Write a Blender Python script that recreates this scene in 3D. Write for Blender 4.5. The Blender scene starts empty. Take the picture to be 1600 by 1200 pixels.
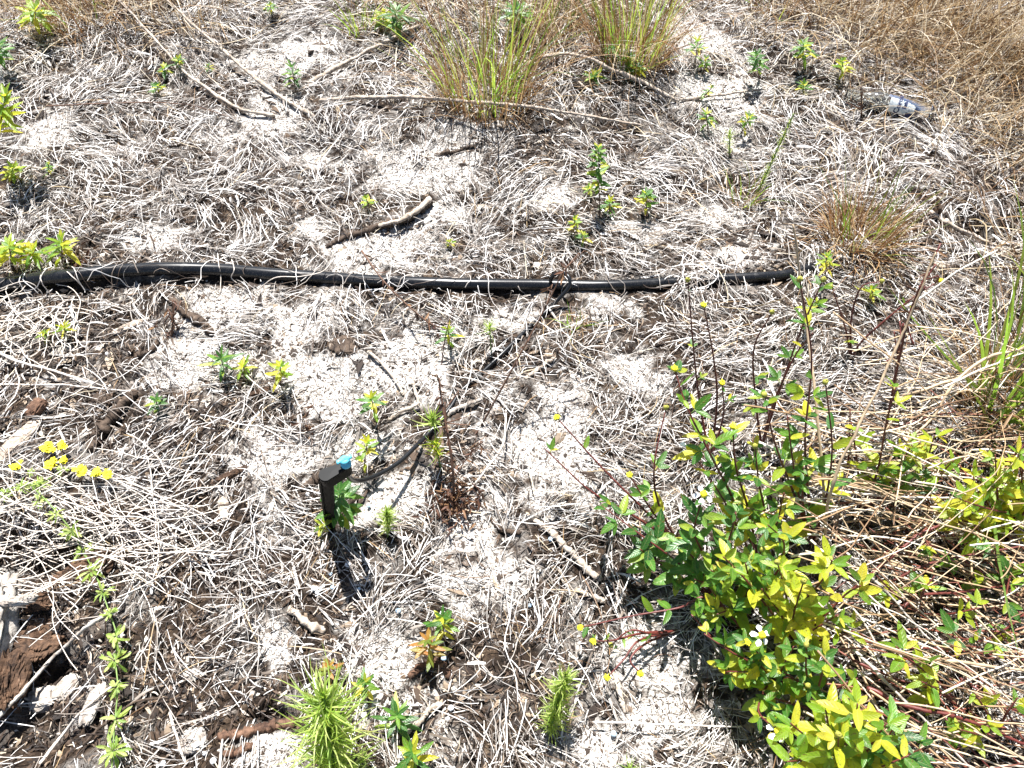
import bpy, math, numpy as np
from mathutils import Vector
R = math.radians
rng = np.random.default_rng(11)
scene = bpy.context.scene
col = scene.collection

# ------------------------------------------------------------------ camera, sky, sun, exposure
CAMH, PITCH, FPX = 1.40, 57.0, 1200.0
cam = bpy.data.cameras.new('camera')
cam.sensor_width = 36.0; cam.lens = FPX / 1600 * 36; cam.clip_start = 0.02; cam.clip_end = 300
camo = bpy.data.objects.new('camera', cam); col.objects.link(camo)
camo.location = (0, 0, CAMH); camo.rotation_euler = (R(90 - PITCH), 0, 0)
scene.camera = camo

SUN_EL, SUN_AZ = 63.0, -6.0            # azimuth measured from +Y towards +X
w = bpy.data.worlds.new('World'); scene.world = w; w.use_nodes = True
nt = w.node_tree; nt.nodes.clear()
sky = nt.nodes.new('ShaderNodeTexSky'); sky.sky_type = 'NISHITA'; sky.sun_disc = False
sky.sun_elevation = R(SUN_EL); sky.sun_rotation = R(SUN_AZ)
bg = nt.nodes.new('ShaderNodeBackground'); bg.inputs[1].default_value = 0.05
wo = nt.nodes.new('ShaderNodeOutputWorld')
nt.links.new(sky.outputs[0], bg.inputs[0]); nt.links.new(bg.outputs[0], wo.inputs[0])
sl = bpy.data.lights.new('sun', 'SUN'); sl.energy = 5.0; sl.angle = R(0.5); sl.color = (1.0, 0.98, 0.945)
so = bpy.data.objects.new('sun', sl); col.objects.link(so)
sd = Vector((math.sin(R(SUN_AZ)) * math.cos(R(SUN_EL)), math.cos(R(SUN_AZ)) * math.cos(R(SUN_EL)), math.sin(R(SUN_EL))))
so.rotation_euler = (-sd).to_track_quat('-Z', 'Y').to_euler(); so.location = (0, 3, 4)
scene.view_settings.view_transform = 'Standard'; scene.view_settings.look = 'None'
scene.view_settings.exposure = 1.6; scene.view_settings.gamma = 1.0
scene.cycles.max_bounces = 8; scene.cycles.transmission_bounces = 8; scene.cycles.diffuse_bounces = 3

# ------------------------------------------------------------------ noise and ground shape
_lat = np.random.default_rng(5).random((256, 256))
def noise(x, y, s, o=0):
    x = np.asarray(x, float) / s + 37.3 + o * 17.7; y = np.asarray(y, float) / s + 91.1 + o * 5.3
    ix = np.floor(x).astype(int); iy = np.floor(y).astype(int); fx = x - ix; fy = y - iy
    fx = fx * fx * (3 - 2 * fx); fy = fy * fy * (3 - 2 * fy)
    g = lambda a, b: _lat[a % 256, b % 256]
    return (g(ix, iy) * (1 - fx) + g(ix + 1, iy) * fx) * (1 - fy) + (g(ix, iy + 1) * (1 - fx) + g(ix + 1, iy + 1) * fx) * fy
cp, sp_ = math.cos(R(PITCH)), math.sin(R(PITCH))
def ray(u, v):
    a = (np.asarray(u, float) - 800) / FPX; b = -(np.asarray(v, float) - 600) / FPX
    return a, b * sp_ + cp, b * cp - sp_
def flat(u, v, h=0.0):
    dx, dy, dz = ray(u, v); t = (h - CAMH) / dz
    return dx * t, dy * t
def blobs(lst):
    out = []
    for (u, v, ru, rv) in lst:
        x, y = flat(u, v); x1, _ = flat(u + ru, v); _, y1 = flat(u, v - rv)
        out.append((float(x), float(y), float(x1 - x), float(y1 - y)))
    return out
SAND = blobs([(450, 85, 100, 48), (430, 185, 60, 38), (640, 262, 125, 48), (600, 400, 110, 38), (860, 310, 65, 22), (715, 205, 60, 20),
    (1120, 138, 90, 32), (1070, 50, 60, 60), (1150, 215, 60, 30), (340, 480, 80, 42), (480, 500, 80, 45), (655, 568, 85, 50),
    (290, 575, 80, 60), (510, 595, 90, 55), (430, 705, 85, 60), (625, 770, 55, 45), (850, 710, 90, 95), (745, 830, 100, 80),
    (735, 905, 60, 75), (945, 490, 70, 30), (990, 580, 70, 45), (610, 1010, 75, 85), (1000, 1035, 90, 70), (1020, 1130, 80, 70),
    (430, 1170, 50, 40), (930, 1155, 60, 40), (1100, 330, 60, 20), (80, 215, 60, 30), (250, 375, 50, 18), (1150, 400, 60, 18),
    (880, 640, 60, 60), (560, 700, 60, 30), (1590, 1110, 40, 60), (470, 240, 50, 20), (320, 215, 40, 15), (480, 350, 40, 20),
    (700, 330, 50, 20), (420, 1010, 40, 40), (800, 500, 60, 25), (1100, 60, 60, 40), (1000, 360, 60, 18), (950, 1180, 70, 40)])
MULCH = blobs([(110, 590, 150, 110), (90, 500, 110, 50), (90, 940, 170, 110), (110, 1080, 150, 130), (260, 1080, 110, 110),
    (330, 640, 90, 50), (540, 960, 90, 60), (650, 1110, 110, 80), (700, 740, 60, 60), (90, 400, 110, 25), (780, 1080, 120, 90),
    (400, 1080, 80, 60), (860, 570, 60, 40), (1180, 400, 90, 25), (820, 230, 70, 25)])
def mask(x, y, B):
    m = np.zeros(np.shape(x))
    for (cx, cy, rx, ry) in B:
        m = np.maximum(m, np.exp(-(((x - cx) / rx) ** 2 + ((y - cy) / ry) ** 2) * 1.1))
    n = noise(x, y, .10, 1) * .42 + noise(x, y, .035, 2) * .42 + noise(x, y, .013, 3) * .34
    return np.clip((m - .40 - (n - .57) * 1.7) * 2.2 + .3, 0, 1)
HOLES = blobs([(50, 870, 120, 32), (60, 1150, 90, 60), (80, 1040, 50, 40), (420, 1118, 45, 16), (1560, 360, 60, 25), (1500, 900, 120, 60), (190, 215, 60, 22), (1180, 1110, 90, 60)])
HDEP = [.085, .05, .06, .04, .05, .03, .03, .03]
def hole(x, y):
    m = np.zeros(np.shape(x))
    for (cx, cy, rx, ry), dp in zip(HOLES, HDEP): m = np.maximum(m, np.exp(-(((x - cx) / rx) ** 2 + ((y - cy) / ry) ** 2)) * min(1, dp / .05))
    return m
def H0(x, y):
    h = (noise(x, y, .55, 4) - .5) * .035 + (noise(x, y, .18, 5) - .5) * .022 + (noise(x, y, .06, 6) - .5) * .012
    for (cx, cy, rx, ry), dp in zip(HOLES, HDEP):
        h = h - dp * np.exp(-(((x - cx) / rx) ** 2 + ((y - cy) / ry) ** 2))
    return h
def Hf(x, y):
    s = mask(x, y, SAND)
    return H0(x, y) + ((noise(x, y, .024, 7) - .5) * .009 + (noise(x, y, .011, 8) - .5) * .005) * (1.2 - .75 * s)
GX0, GY0, GS, GNX, GNY = -2.75, -.45, .006, 917, 675
gxs = GX0 + GS * np.arange(GNX); gys = GY0 + GS * np.arange(GNY)
GXX, GYY = np.meshgrid(gxs, gys, indexing='ij')
HG = Hf(GXX, GYY)
def H(x, y):
    x = np.asarray(x, float); y = np.asarray(y, float)
    fx = np.clip((x - GX0) / GS, 0, GNX - 1.001); fy = np.clip((y - GY0) / GS, 0, GNY - 1.001)
    ix = fx.astype(int); iy = fy.astype(int); fx = fx - ix; fy = fy - iy
    return (HG[ix, iy] * (1 - fx) + HG[ix + 1, iy] * fx) * (1 - fy) + (HG[ix, iy + 1] * (1 - fx) + HG[ix + 1, iy + 1] * fx) * fy
def P(u, v, h=0.0):
    """point h metres above the ground that the photo shows at pixel u, v"""
    z = h
    for _ in range(5):
        x, y = flat(u, v, z); z = h + float(H(x, y))
    return np.array([float(x), float(y), z])

# ------------------------------------------------------------------ materials
def mat(name, build):
    m = bpy.data.materials.new(name); m.use_nodes = True; t = m.node_tree; t.nodes.clear()
    out = t.nodes.new('ShaderNodeOutputMaterial')
    N = lambda ty, **k: _node(t, ty, k)
    sh = build(t, N); t.links.new(sh, out.inputs[0])
    return m
def _node(t, ty, k):
    n = t.nodes.new('ShaderNode' + ty)
    for a, b in k.items(): setattr(n, a, b)
    return n
def ramp(t, fac, stops, interp='LINEAR'):
    r = t.nodes.new('ShaderNodeValToRGB'); e = r.color_ramp.elements; r.color_ramp.interpolation = interp
    while len(e) < len(stops): e.new(.5)
    for i, (p, c) in enumerate(stops): e[i].position = p; e[i].color = (*c, 1)
    if fac is not None: t.links.new(fac, r.inputs[0])
    return r.outputs[0]
def mixc(t, fac, a, b, mode='MIX'):
    m = t.nodes.new('ShaderNodeMix'); m.data_type = 'RGBA'; m.blend_type = mode
    for inp, v in ((m.inputs[0], fac), (m.inputs[6], a), (m.inputs[7], b)):
        if hasattr(v, 'links'): t.links.new(v, inp)
        elif isinstance(v, tuple): inp.default_value = (*v, 1)
        else: inp.default_value = v
    return m.outputs[2]
def tex(t, kind, scale, detail=4, rough=.55):
    c = t.nodes.new('ShaderNodeTexCoord')
    n = t.nodes.new('ShaderNodeTexNoise' if kind == 'n' else 'ShaderNodeTexVoronoi')
    t.links.new(c.outputs['Object'], n.inputs['Vector']); n.inputs['Scale'].default_value = scale
    if kind == 'n': n.inputs['Detail'].default_value = detail; n.inputs['Roughness'].default_value = rough
    return n.outputs[0]
def bsdf(t, colr, rough=.6, spec=.4, bump=None, bs=.3, bd=.002, coat=0):
    b = t.nodes.new('ShaderNodeBsdfPrincipled')
    if hasattr(colr, 'links'): t.links.new(colr, b.inputs['Base Color'])
    else: b.inputs['Base Color'].default_value = (*colr, 1)
    b.inputs['Roughness'].default_value = rough; b.inputs['Specular IOR Level'].default_value = spec
    b.inputs['Coat Weight'].default_value = coat
    if bump is not None:
        bn = t.nodes.new('ShaderNodeBump'); bn.inputs['Strength'].default_value = bs; bn.inputs['Distance'].default_value = bd
        t.links.new(bump, bn.inputs['Height']); t.links.new(bn.outputs[0], b.inputs['Normal'])
    return b.outputs[0]
def island(t): return t.nodes.new('ShaderNodeNewGeometry').outputs['Random Per Island']
def fibre(name, stops, rough=.5, transl=.0, spec=.4, nz=.35):
    def f(t, N):
        c = ramp(t, island(t), stops)
        n = tex(t, 'n', 140, 3)
        c = mixc(t, nz, c, ramp(t, n, [(.3, (.25, .2, .16)), (.7, (1.0, 1.0, 1.0))]), 'MULTIPLY')
        s = bsdf(t, c, rough, spec)
        if transl:
            tr = t.nodes.new('ShaderNodeBsdfTranslucent'); t.links.new(c, tr.inputs[0])
            mx = t.nodes.new('ShaderNodeMixShader'); mx.inputs[0].default_value = transl
            t.links.new(s, mx.inputs[1]); t.links.new(tr.outputs[0], mx.inputs[2]); s = mx.outputs[0]
        return s
    return mat(name, f)
def leafmat(name, stops, tstops, transl=.5, rough=.38):
    def f(t, N):
        i = island(t)
        c = ramp(t, i, stops); tc = ramp(t, i, tstops)
        uv = t.nodes.new('ShaderNodeUVMap'); sx = t.nodes.new('ShaderNodeSeparateXYZ'); t.links.new(uv.outputs[0], sx.inputs[0])
        def math_(op, a, b=None, c_=None):
            m = t.nodes.new('ShaderNodeMath'); m.operation = op
            for k, v in enumerate((a, b, c_)):
                if v is None: continue
                if hasattr(v, 'links'): t.links.new(v, m.inputs[k])
                else: m.inputs[k].default_value = v
            return m.outputs[0]
        ay = math_('ABSOLUTE', sx.outputs[1])
        ph = math_('SINE', math_('MULTIPLY', math_('SUBTRACT', sx.outputs[0], math_('MULTIPLY', ay, .22)), 44.0))
        vein = math_('MAXIMUM', math_('GREATER_THAN', .07, ay), math_('MULTIPLY', math_('GREATER_THAN', ph, .9), .55))
        n = tex(t, 'n', 60, 3)
        blot = ramp(t, n, [(.35, (.62, .62, .5)), (.65, (1.1, 1.1, 1.0))])
        c = mixc(t, .8, c, blot, 'MULTIPLY'); tc = mixc(t, .6, tc, blot, 'MULTIPLY')
        c2 = mixc(t, .35, c, (.45, .5, .2)); c = mixc(t, vein, c, c2)
        tc = mixc(t, math_('MULTIPLY', vein, .45), tc, (.16, .2, .02))
        sp = math_('GREATER_THAN', tex(t, 'n', 240, 2), .66); ed = math_('GREATER_THAN', math_('ADD', math_('MULTIPLY', sx.outputs[0], .5), math_('ADD', math_('MULTIPLY', ay, .25), tex(t, 'n', 35, 3))), 1.22)
        dm = math_('MULTIPLY', math_('MAXIMUM', sp, ed), .75); c = mixc(t, dm, c, (.16, .09, .03)); tc = mixc(t, dm, tc, (.20, .10, .02))
        s = bsdf(t, c, rough, .5, ph, .25, .0006)
        tr = t.nodes.new('ShaderNodeBsdfTranslucent'); t.links.new(tc, tr.inputs[0])
        mx = t.nodes.new('ShaderNodeMixShader'); mx.inputs[0].default_value = transl
        t.links.new(s, mx.inputs[1]); t.links.new(tr.outputs[0], mx.inputs[2])
        return mx.outputs[0]
    return mat(name, f)
def plain(name, c, rough=.5, spec=.4, var=.25, scale=60, bs=.3, bd=.001, coat=0):
    def f(t, N):
        n = tex(t, 'n', scale, 4)
        k = mixc(t, var, c, ramp(t, n, [(.3, (.3, .3, .3)), (.7, (1.15, 1.15, 1.15))]), 'MULTIPLY')
        return bsdf(t, k, rough, spec, n, bs, bd, coat)
    return mat(name, f)
def bark(name, a, b, scale=40, pale=None):
    def f(t, N):
        c = t.nodes.new('ShaderNodeTexCoord'); mp = t.nodes.new('ShaderNodeMapping'); mp.inputs['Scale'].default_value = (1, 1, 1)
        t.links.new(c.outputs['Object'], mp.inputs[0])
        n = t.nodes.new('ShaderNodeTexNoise'); t.links.new(mp.outputs[0], n.inputs[0]); n.inputs['Scale'].default_value = scale; n.inputs['Detail'].default_value = 8; n.inputs['Roughness'].default_value = .7
        k = ramp(t, n.outputs[0], [(.35, a), (.62, b)] + ([(.75, pale)] if pale else []))
        return bsdf(t, k, .8, .25, n.outputs[0], .8, .004)
    return mat(name, f)

def ground_mat():
    def f(t, N):
        at = t.nodes.new('ShaderNodeAttribute'); at.attribute_name = 'sand'
        n1 = tex(t, 'n', 230, 4, .7); n2 = tex(t, 'n', 35, 5, .65); n3 = tex(t, 'n', 620, 2)
        sandc = ramp(t, n1, [(.36, (.09, .07, .055)), (.44, (.32, .29, .26)), (.54, (.50, .47, .435)), (.68, (.66, .64, .61))])
        soil = ramp(t, n2, [(.3, (.006, .004, .003)), (.5, (.022, .014, .009)), (.62, (.06, .040, .026)), (.75, (.2, .155, .115))])
        soil = mixc(t, .5, soil, ramp(t, n1, [(.4, (.3, .3, .3)), (.62, (1.5, 1.45, 1.4))]), 'MULTIPLY')
        k = mixc(t, at.outputs['Fac'], soil, sandc)
        md = t.nodes.new('ShaderNodeMath'); md.operation = 'ADD'; t.links.new(n1, md.inputs[0]); t.links.new(n3, md.inputs[1])
        return bsdf(t, k, .9, .2, md.outputs[0], .7, .0025)
    return mat('ground_sand_and_soil', f)
M = {}
M['ground'] = ground_mat()
M['straw'] = fibre('bleached_straw', [(0, (.018, .011, .008)), (.2, (.07, .045, .030)), (.38, (.20, .165, .135)), (.60, (.45, .42, .39)), (1, (.74, .725, .71))], .45, .0, .5)
M['litter'] = fibre('brown_litter', [(0, (.007, .004, .003)), (.45, (.030, .018, .012)), (.72, (.10, .062, .038)), (.88, (.28, .215, .155)), (1, (.60, .56, .51))], .7)
M['golden'] = fibre('golden_dry_grass', [(0, (.040, .018, .009)), (.25, (.20, .11, .05)), (.5, (.42, .28, .14)), (.72, (.60, .48, .30)), (1, (.78, .72, .60))], .42, .35, .5)
M['tuft_gold'] = fibre('rusty_tuft_blades', [(0, (.06, .022, .010)), (.3, (.26, .12, .045)), (.6, (.46, .27, .12)), (.85, (.60, .44, .24)), (1, (.72, .62, .44))], .42, .35, .5)
M['chip'] = fibre('bark_crumbs', [(0, (.008, .005, .004)), (.5, (.030, .018, .012)), (.76, (.10, .062, .038)), (.9, (.32, .25, .18)), (1, (.60, .56, .5))], .8)
M['speck'] = fibre('dark_grains', [(0, (.03, .022, .018)), (.7, (.12, .09, .07)), (1, (.4, .36, .32))], .9)
M['green_blade'] = leafmat('green_blade', [(0, (.05, .13, .02)), (.6, (.12, .22, .03)), (1, (.32, .36, .06))], [(0, (.25, .5, .05)), (1, (.6, .7, .12))], .5)
M['leaf'] = leafmat('green_leaf', [(0, (.022, .10, .018)), (.35, (.05, .17, .024)), (.6, (.14, .28, .02)), (.8, (.38, .42, .03)), (1, (.58, .52, .04))],
    [(0, (.10, .34, .04)), (.45, (.20, .46, .04)), (.7, (.50, .66, .04)), (.84, (.78, .74, .05)), (1, (.9, .72, .05))])
M['leaf_dark'] = leafmat('dark_leaf', [(0, (.014, .07, .016)), (.6, (.035, .14, .022)), (.85, (.10, .24, .03)), (1, (.34, .38, .03))], [(0, (.08, .3, .04)), (.7, (.2, .44, .05)), (1, (.5, .62, .06))], .42)
M['leaf_yellow'] = leafmat('yellow_leaf', [(0, (.03, .13, .02)), (.22, (.09, .25, .02)), (.42, (.24, .38, .025)), (.75, (.46, .50, .03)), (1, (.64, .56, .07))], [(0, (.42, .62, .04)), (.5, (.72, .76, .05)), (1, (.92, .8, .07))], .55)
M['leaf_red'] = leafmat('reddening_leaf', [(0, (.05, .16, .02)), (.5, (.22, .24, .03)), (.75, (.38, .20, .05)), (1, (.42, .13, .05))], [(0, (.4, .5, .05)), (.5, (.8, .4, .08)), (1, (.85, .5, .12))], .5)
M['feather'] = leafmat('feathery_leaf', [(0, (.34, .24, .09)), (.10, (.16, .28, .05)), (.5, (.34, .46, .10)), (1, (.58, .64, .28))], [(0, (.35, .62, .05)), (1, (.72, .82, .15))], .5)
M['dead_leaf'] = fibre('withered_leaf', [(0, (.035, .018, .012)), (.6, (.13, .06, .035)), (1, (.3, .17, .08))], .6, .25)
M['red_stem'] = plain('red_stem', (.12, .028, .022), .45, .4, .5, 90)
M['brown_stem'] = plain('brown_stem', (.13, .07, .045), .6, .3, .5, 90)
M['green_stem'] = plain('green_stem', (.14, .22, .05), .5, .4, .3, 90)
M['tan_stem'] = plain('tan_stem', (.46, .34, .22), .5, .4, .5, 70)
M['pale_stem'] = plain('pale_stem', (.60, .53, .46), .5, .45, .4, 80)
M['bark_pale'] = bark('pale_bark', (.20, .15, .11), (.50, .43, .36), 70, (.66, .6, .54))
M['bark_dark'] = bark('dark_bark', (.018, .012, .009), (.10, .07, .05), 60, (.30, .24, .19))
M['bark_red'] = bark('reddish_bark', (.035, .018, .012), (.17, .095, .06), 60, (.32, .24, .18))
M['wood_pale'] = bark('bleached_wood', (.16, .125, .10), (.52, .48, .43), 45, (.68, .66, .62))
M['wood_rot'] = bark('rotten_wood', (.012, .007, .005), (.12, .068, .04), 55, (.42, .33, .24))
def hosem(t, N):
    d = ramp(t, tex(t, 'n', 38, 8, .75), [(.56, (0, 0, 0)), (.74, (1, 1, 1))]); f = ramp(t, tex(t, 'n', 420, 2), [(.60, (0, 0, 0)), (.68, (1, 1, 1))])
    m = mixc(t, 1.0, d, mixc(t, .4, f, (1, 1, 1)), 'MULTIPLY'); k = mixc(t, m, (.006, .0065, .008), (.032, .030, .028)); k = mixc(t, mixc(t, 1.0, f, (.14, .14, .14), 'MULTIPLY'), k, (.25, .22, .19))
    b = bsdf(t, k, .3, .4, tex(t, 'n', 300, 3), .1, .0004); rr = ramp(t, d, [(0, (.26, .26, .26)), (1, (.55, .55, .55))]); t.links.new(rr, b.node.inputs['Roughness']); return b
M['hose'] = mat('black_hose_plastic', hosem)
M['tube'] = plain('black_tube_plastic', (.007, .0075, .009), .34, .4, .2, 60, .05, .0003)
M['stake'] = plain('black_stake_plastic', (.0025, .0028, .0034), .5, .12, .2, 120, .05, .0002)
M['blue'] = plain('blue_nozzle_plastic', (.12, .52, .68), .35, .5, .15, 200, .1, .0004)
M['yellow'] = plain('yellow_floret', (.80, .70, .03), .6, .2, .45, 500, .8, .001)
M['white_petal'] = plain('white_petal', (.82, .82, .78), .5, .3, .1, 100)
M['bud'] = plain('greenish_bud', (.34, .33, .06), .6, .3, .5, 400, .8, .001)
M['pellet'] = plain('white_pellet', (.78, .79, .80), .45, .5, .15, 200, .2, .0004)
M['pellet_blue'] = plain('bluish_pellet', (.42, .55, .68), .4, .5, .2, 200, .2, .0004)
def glass(t, N):
    g = t.nodes.new('ShaderNodeBsdfPrincipled'); g.inputs['Base Color'].default_value = (.93, .96, .95, 1)
    g.inputs['Roughness'].default_value = .06; g.inputs['Transmission Weight'].default_value = 1.0; g.inputs['IOR'].default_value = 1.45
    return g.outputs[0]
M['glass'] = mat('clear_bottle_glass', glass)
M['label_white'] = plain('white_label', (.80, .81, .79), .45, .4, .25, 60)
M['label_blue'] = plain('navy_label', (.018, .032, .085), .5, .5, .35, 60)
M['label_ink'] = plain('navy_ink', (.02, .03, .09), .4, .4, .1, 60)

# ------------------------------------------------------------------ mesh building
class MB:
    def __init__(s): s.v = []; s.q = []; s.t = []; s.uv = []; s.n = 0
    def add(s, v, q=None, t=None, uv=None):
        v = np.asarray(v, float).reshape(-1, 3)
        if q is not None and len(q): s.q.append(np.asarray(q, int) + s.n)
        if t is not None and len(t): s.t.append(np.asarray(t, int) + s.n)
        s.v.append(v); s.uv.append(np.zeros((len(v), 2)) if uv is None else np.asarray(uv, float).reshape(-1, 2)); s.n += len(v)
    def build(s, name, m, parent=None, loc=None, smooth=True):
        if not s.v: return None
        V = np.concatenate(s.v)
        if parent is not None and loc is None: loc = np.array(parent['_o'])
        Q = np.concatenate(s.q) if s.q else np.zeros((0, 4), int)
        T = np.concatenate(s.t) if s.t else np.zeros((0, 3), int)
        me = bpy.data.meshes.new(name)
        me.vertices.add(len(V))
        o = bpy.data.objects.new(name, me); col.objects.link(o)
        if parent is not None:
            o.parent = parent; V = V - loc
        elif loc is not None:
            V = V - np.array(loc); o.location = loc
        me.vertices.foreach_set('co', V.ravel())
        L = np.concatenate([Q.ravel(), T.ravel()]).astype(np.int32)
        me.loops.add(len(L)); me.loops.foreach_set('vertex_index', L)
        ls = np.concatenate([np.arange(len(Q)) * 4, len(Q) * 4 + np.arange(len(T)) * 3]).astype(np.int32)
        me.polygons.add(len(ls)); me.polygons.foreach_set('loop_start', ls)
        me.polygons.foreach_set('loop_total', np.concatenate([np.full(len(Q), 4), np.full(len(T), 3)]).astype(np.int32))
        if any(u.any() for u in s.uv):
            ul = me.uv_layers.new(name='UVMap'); ul.data.foreach_set('uv', np.concatenate(s.uv)[L].ravel())
        me.update(calc_edges=True); me.validate()
        me.polygons.foreach_set('use_smooth', np.full(len(me.polygons), smooth))
        me.materials.append(m)
        return o
def nrm(a):
    a = np.asarray(a, float); return a / np.maximum(np.linalg.norm(a, axis=-1, keepdims=True), 1e-9)
def strips(mb, C, S, Nn, W, cup=.35, uv=True):
    """many ribbons at once: centres C (n,k,3), side vectors S, normals Nn, half widths W (n,k)"""
    n, k, _ = C.shape
    E = S * W[..., None]; up = Nn * (W * cup)[..., None]
    V = np.stack([C - E, C + up, C + E], 2).reshape(-1, 3)
    b = (np.arange(n)[:, None, None] * k + np.arange(k - 1)[None, :, None]) * 3 + np.arange(2)[None, None, :]
    q = np.stack([b, b + 1, b + 4, b + 3], -1).reshape(-1, 4)
    u = None
    if uv:
        u = np.zeros((n, k, 3, 2)); u[..., 0] = np.linspace(0, 1, k)[None, :, None]; u[..., 1] = np.array([-1, 0, 1])[None, None, :]
    mb.add(V, q, uv=u)
LW = {'lance': lambda s: (s ** .7) * ((1 - s) ** .8) * 1.83, 'ovate': lambda s: (s ** .5) * ((1 - s) ** .75) * 1.6,
      'round': lambda s: np.sqrt(np.clip(1 - (2 * s - 1) ** 2, 0, 1)), 'blade': lambda s: np.minimum(1, s * 8 + .5) * (1 - s) ** .6, 'spoon': lambda s: (s ** 1.3) * ((1 - s) ** .5) * 2.3}
def leaves(mb, base, d, up, L, W, droop, fold=.3, shape='lance', k=8, curl=None):
    base = np.atleast_2d(base); n = len(base)
    d = nrm(np.atleast_2d(d)); up = np.atleast_2d(up); S = nrm(np.cross(d, up)); up = nrm(np.cross(S, d))
    L = np.broadcast_to(L, n); W = np.broadcast_to(W, n); droop = np.broadcast_to(droop, n)
    s = np.linspace(0, 1, k)[None, :]
    C = base[:, None] + d[:, None] * (L[:, None] * s)[..., None] + up[:, None] * (-droop[:, None] * L[:, None] * s ** 2)[..., None]
    if curl is not None: C = C + S[:, None] * (np.broadcast_to(curl, n)[:, None] * L[:, None] * s ** 2)[..., None]
    ww = LW[shape](s) * W[:, None] * .5 + 1e-5
    strips(mb, C, np.broadcast_to(S[:, None], C.shape), np.broadcast_to(-up[:, None], C.shape), ww, fold)
def cat(pts, n=8):
    """smooth curve through the points"""
    p = np.array(pts, float)
    if len(p) == 2: return np.linspace(p[0], p[1], n + 1)
    q = np.vstack([2 * p[0] - p[1], p, 2 * p[-1] - p[-2]]); out = []
    for i in range(1, len(q) - 2):
        t = np.linspace(0, 1, n, endpoint=False)[:, None]
        a, b, c, d = q[i - 1], q[i], q[i + 1], q[i + 2]
        out.append(.5 * ((2 * b) + (-a + c) * t + (2 * a - 5 * b + 4 * c - d) * t ** 2 + (-a + 3 * b - 3 * c + d) * t ** 3))
    return np.vstack(out + [p[-1:]])
def tube(mb, path, r, sides=8, rough=0.0, caps=True, rg=None):
    path = np.asarray(path, float); n = len(path); r = np.broadcast_to(r, n) if np.ndim(r) else np.full(n, r)
    T = nrm(np.gradient(path, axis=0)); ref = np.array([0, 0, 1.]) if abs(T[0][2]) < .9 else np.array([1., 0, 0])
    V = []; a = np.linspace(0, 2 * math.pi, sides, endpoint=False); S = nrm(np.cross(T[0], ref))
    for i in range(n):
        S = nrm(S - T[i] * S.dot(T[i])); U = np.cross(T[i], S); rr = r[i]
        k = 1 + (rough * (rg or rng).standard_normal(sides) if rough else 0)
        V.append(path[i] + ((np.cos(a) * rr * k)[:, None] * S + (np.sin(a) * rr * k)[:, None] * U))
    V = np.vstack(V)
    i = np.arange(n - 1)[:, None] * sides; j = np.arange(sides)[None, :]; j2 = (j + 1) % sides
    q = np.stack([i + j, i + j2, i + sides + j2, i + sides + j], -1).reshape(-1, 4); t = []
    if caps:
        V = np.vstack([V, path[0], path[-1]]); m = n * sides
        for j in range(sides):
            t.append((m, (j + 1) % sides, j)); t.append((m + 1, m - sides + j, m - sides + (j + 1) % sides))
    mb.add(V, q, t)
def lathe(mb, c, ax, prof, sides=24, squash=1.0):
    ax = nrm(ax); ref = np.array([0, 0, 1.]) if abs(ax[2]) < .9 else np.array([1., 0, 0]); S = nrm(np.cross(ax, ref)); U = np.cross(S, ax)
    a = np.linspace(0, 2 * math.pi, sides, endpoint=False); n = len(prof)
    V = np.vstack([c + ax * z + (np.cos(a) * r)[:, None] * S + (np.sin(a) * r * squash)[:, None] * U for z, r in prof])
    i = np.arange(n - 1)[:, None] * sides; j = np.arange(sides)[None, :]; j2 = (j + 1) % sides
    mb.add(V, np.stack([i + j, i + sides + j, i + sides + j2, i + j2], -1).reshape(-1, 4))
def ball(mb, c, r, jit=.0, seg=8, sc=(1, 1, 1)):
    th = np.linspace(0, math.pi, seg // 2 + 2); prof = [(-math.cos(t) * r * sc[2], max(1e-5, math.sin(t) * r)) for t in th]
    lathe(mb, np.asarray(c, float), (0, 0, 1), prof, seg)
    if jit: mb.v[-1] = mb.v[-1] + rng.normal(0, jit * r, mb.v[-1].shape)

def tag(o, label=None, cat_=None, group=None, kind=None):
    if label: o['label'] = label
    if cat_: o['category'] = cat_
    if group: o['group'] = group
    if kind: o['kind'] = kind
    return o
def thing(name, label, cat_, loc, group=None):
    o = bpy.data.objects.new(name, None); col.objects.link(o); o.location = [float(c) for c in loc]; o.empty_display_size = .02
    o['_o'] = [float(c) for c in loc]
    return tag(o, label, cat_, group)

# ------------------------------------------------------------------ the ground, one sheet out to the horizon
far = [2.9, 3.4, 4.2, 6, 9, 14, 22, 40, 80]
xs = np.concatenate([-np.array(far)[::-1], gxs, np.array(far)]); ys = np.concatenate([-np.array([.9, 1.6, 3, 6, 12, 25, 60])[::-1], gys, np.array([4, 4.6, 5.5, 7, 10, 15, 25, 45, 90])])
XX, YY = np.meshgrid(xs, ys, indexing='ij'); ZZ = Hf(XX, YY)
ZZ[9:-9, 7:-9] = HG
mb = MB(); nx, ny = XX.shape
i = np.arange(nx - 1)[:, None] * ny; j = np.arange(ny - 1)[None, :]
mb.add(np.stack([XX, YY, ZZ], -1).reshape(-1, 3), np.stack([i + j, i + ny + j, i + ny + j + 1, i + j + 1], -1).reshape(-1, 4))
g = mb.build('ground', M['ground'])
a = g.data.attributes.new('sand', 'FLOAT', 'POINT'); sm = mask(XX, YY, SAND); a.data.foreach_set('value', np.maximum(sm, .3 * np.clip((noise(XX, YY, .05, 9) - .6) * 4, 0, 1)).ravel())
tag(g, kind='structure')

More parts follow.
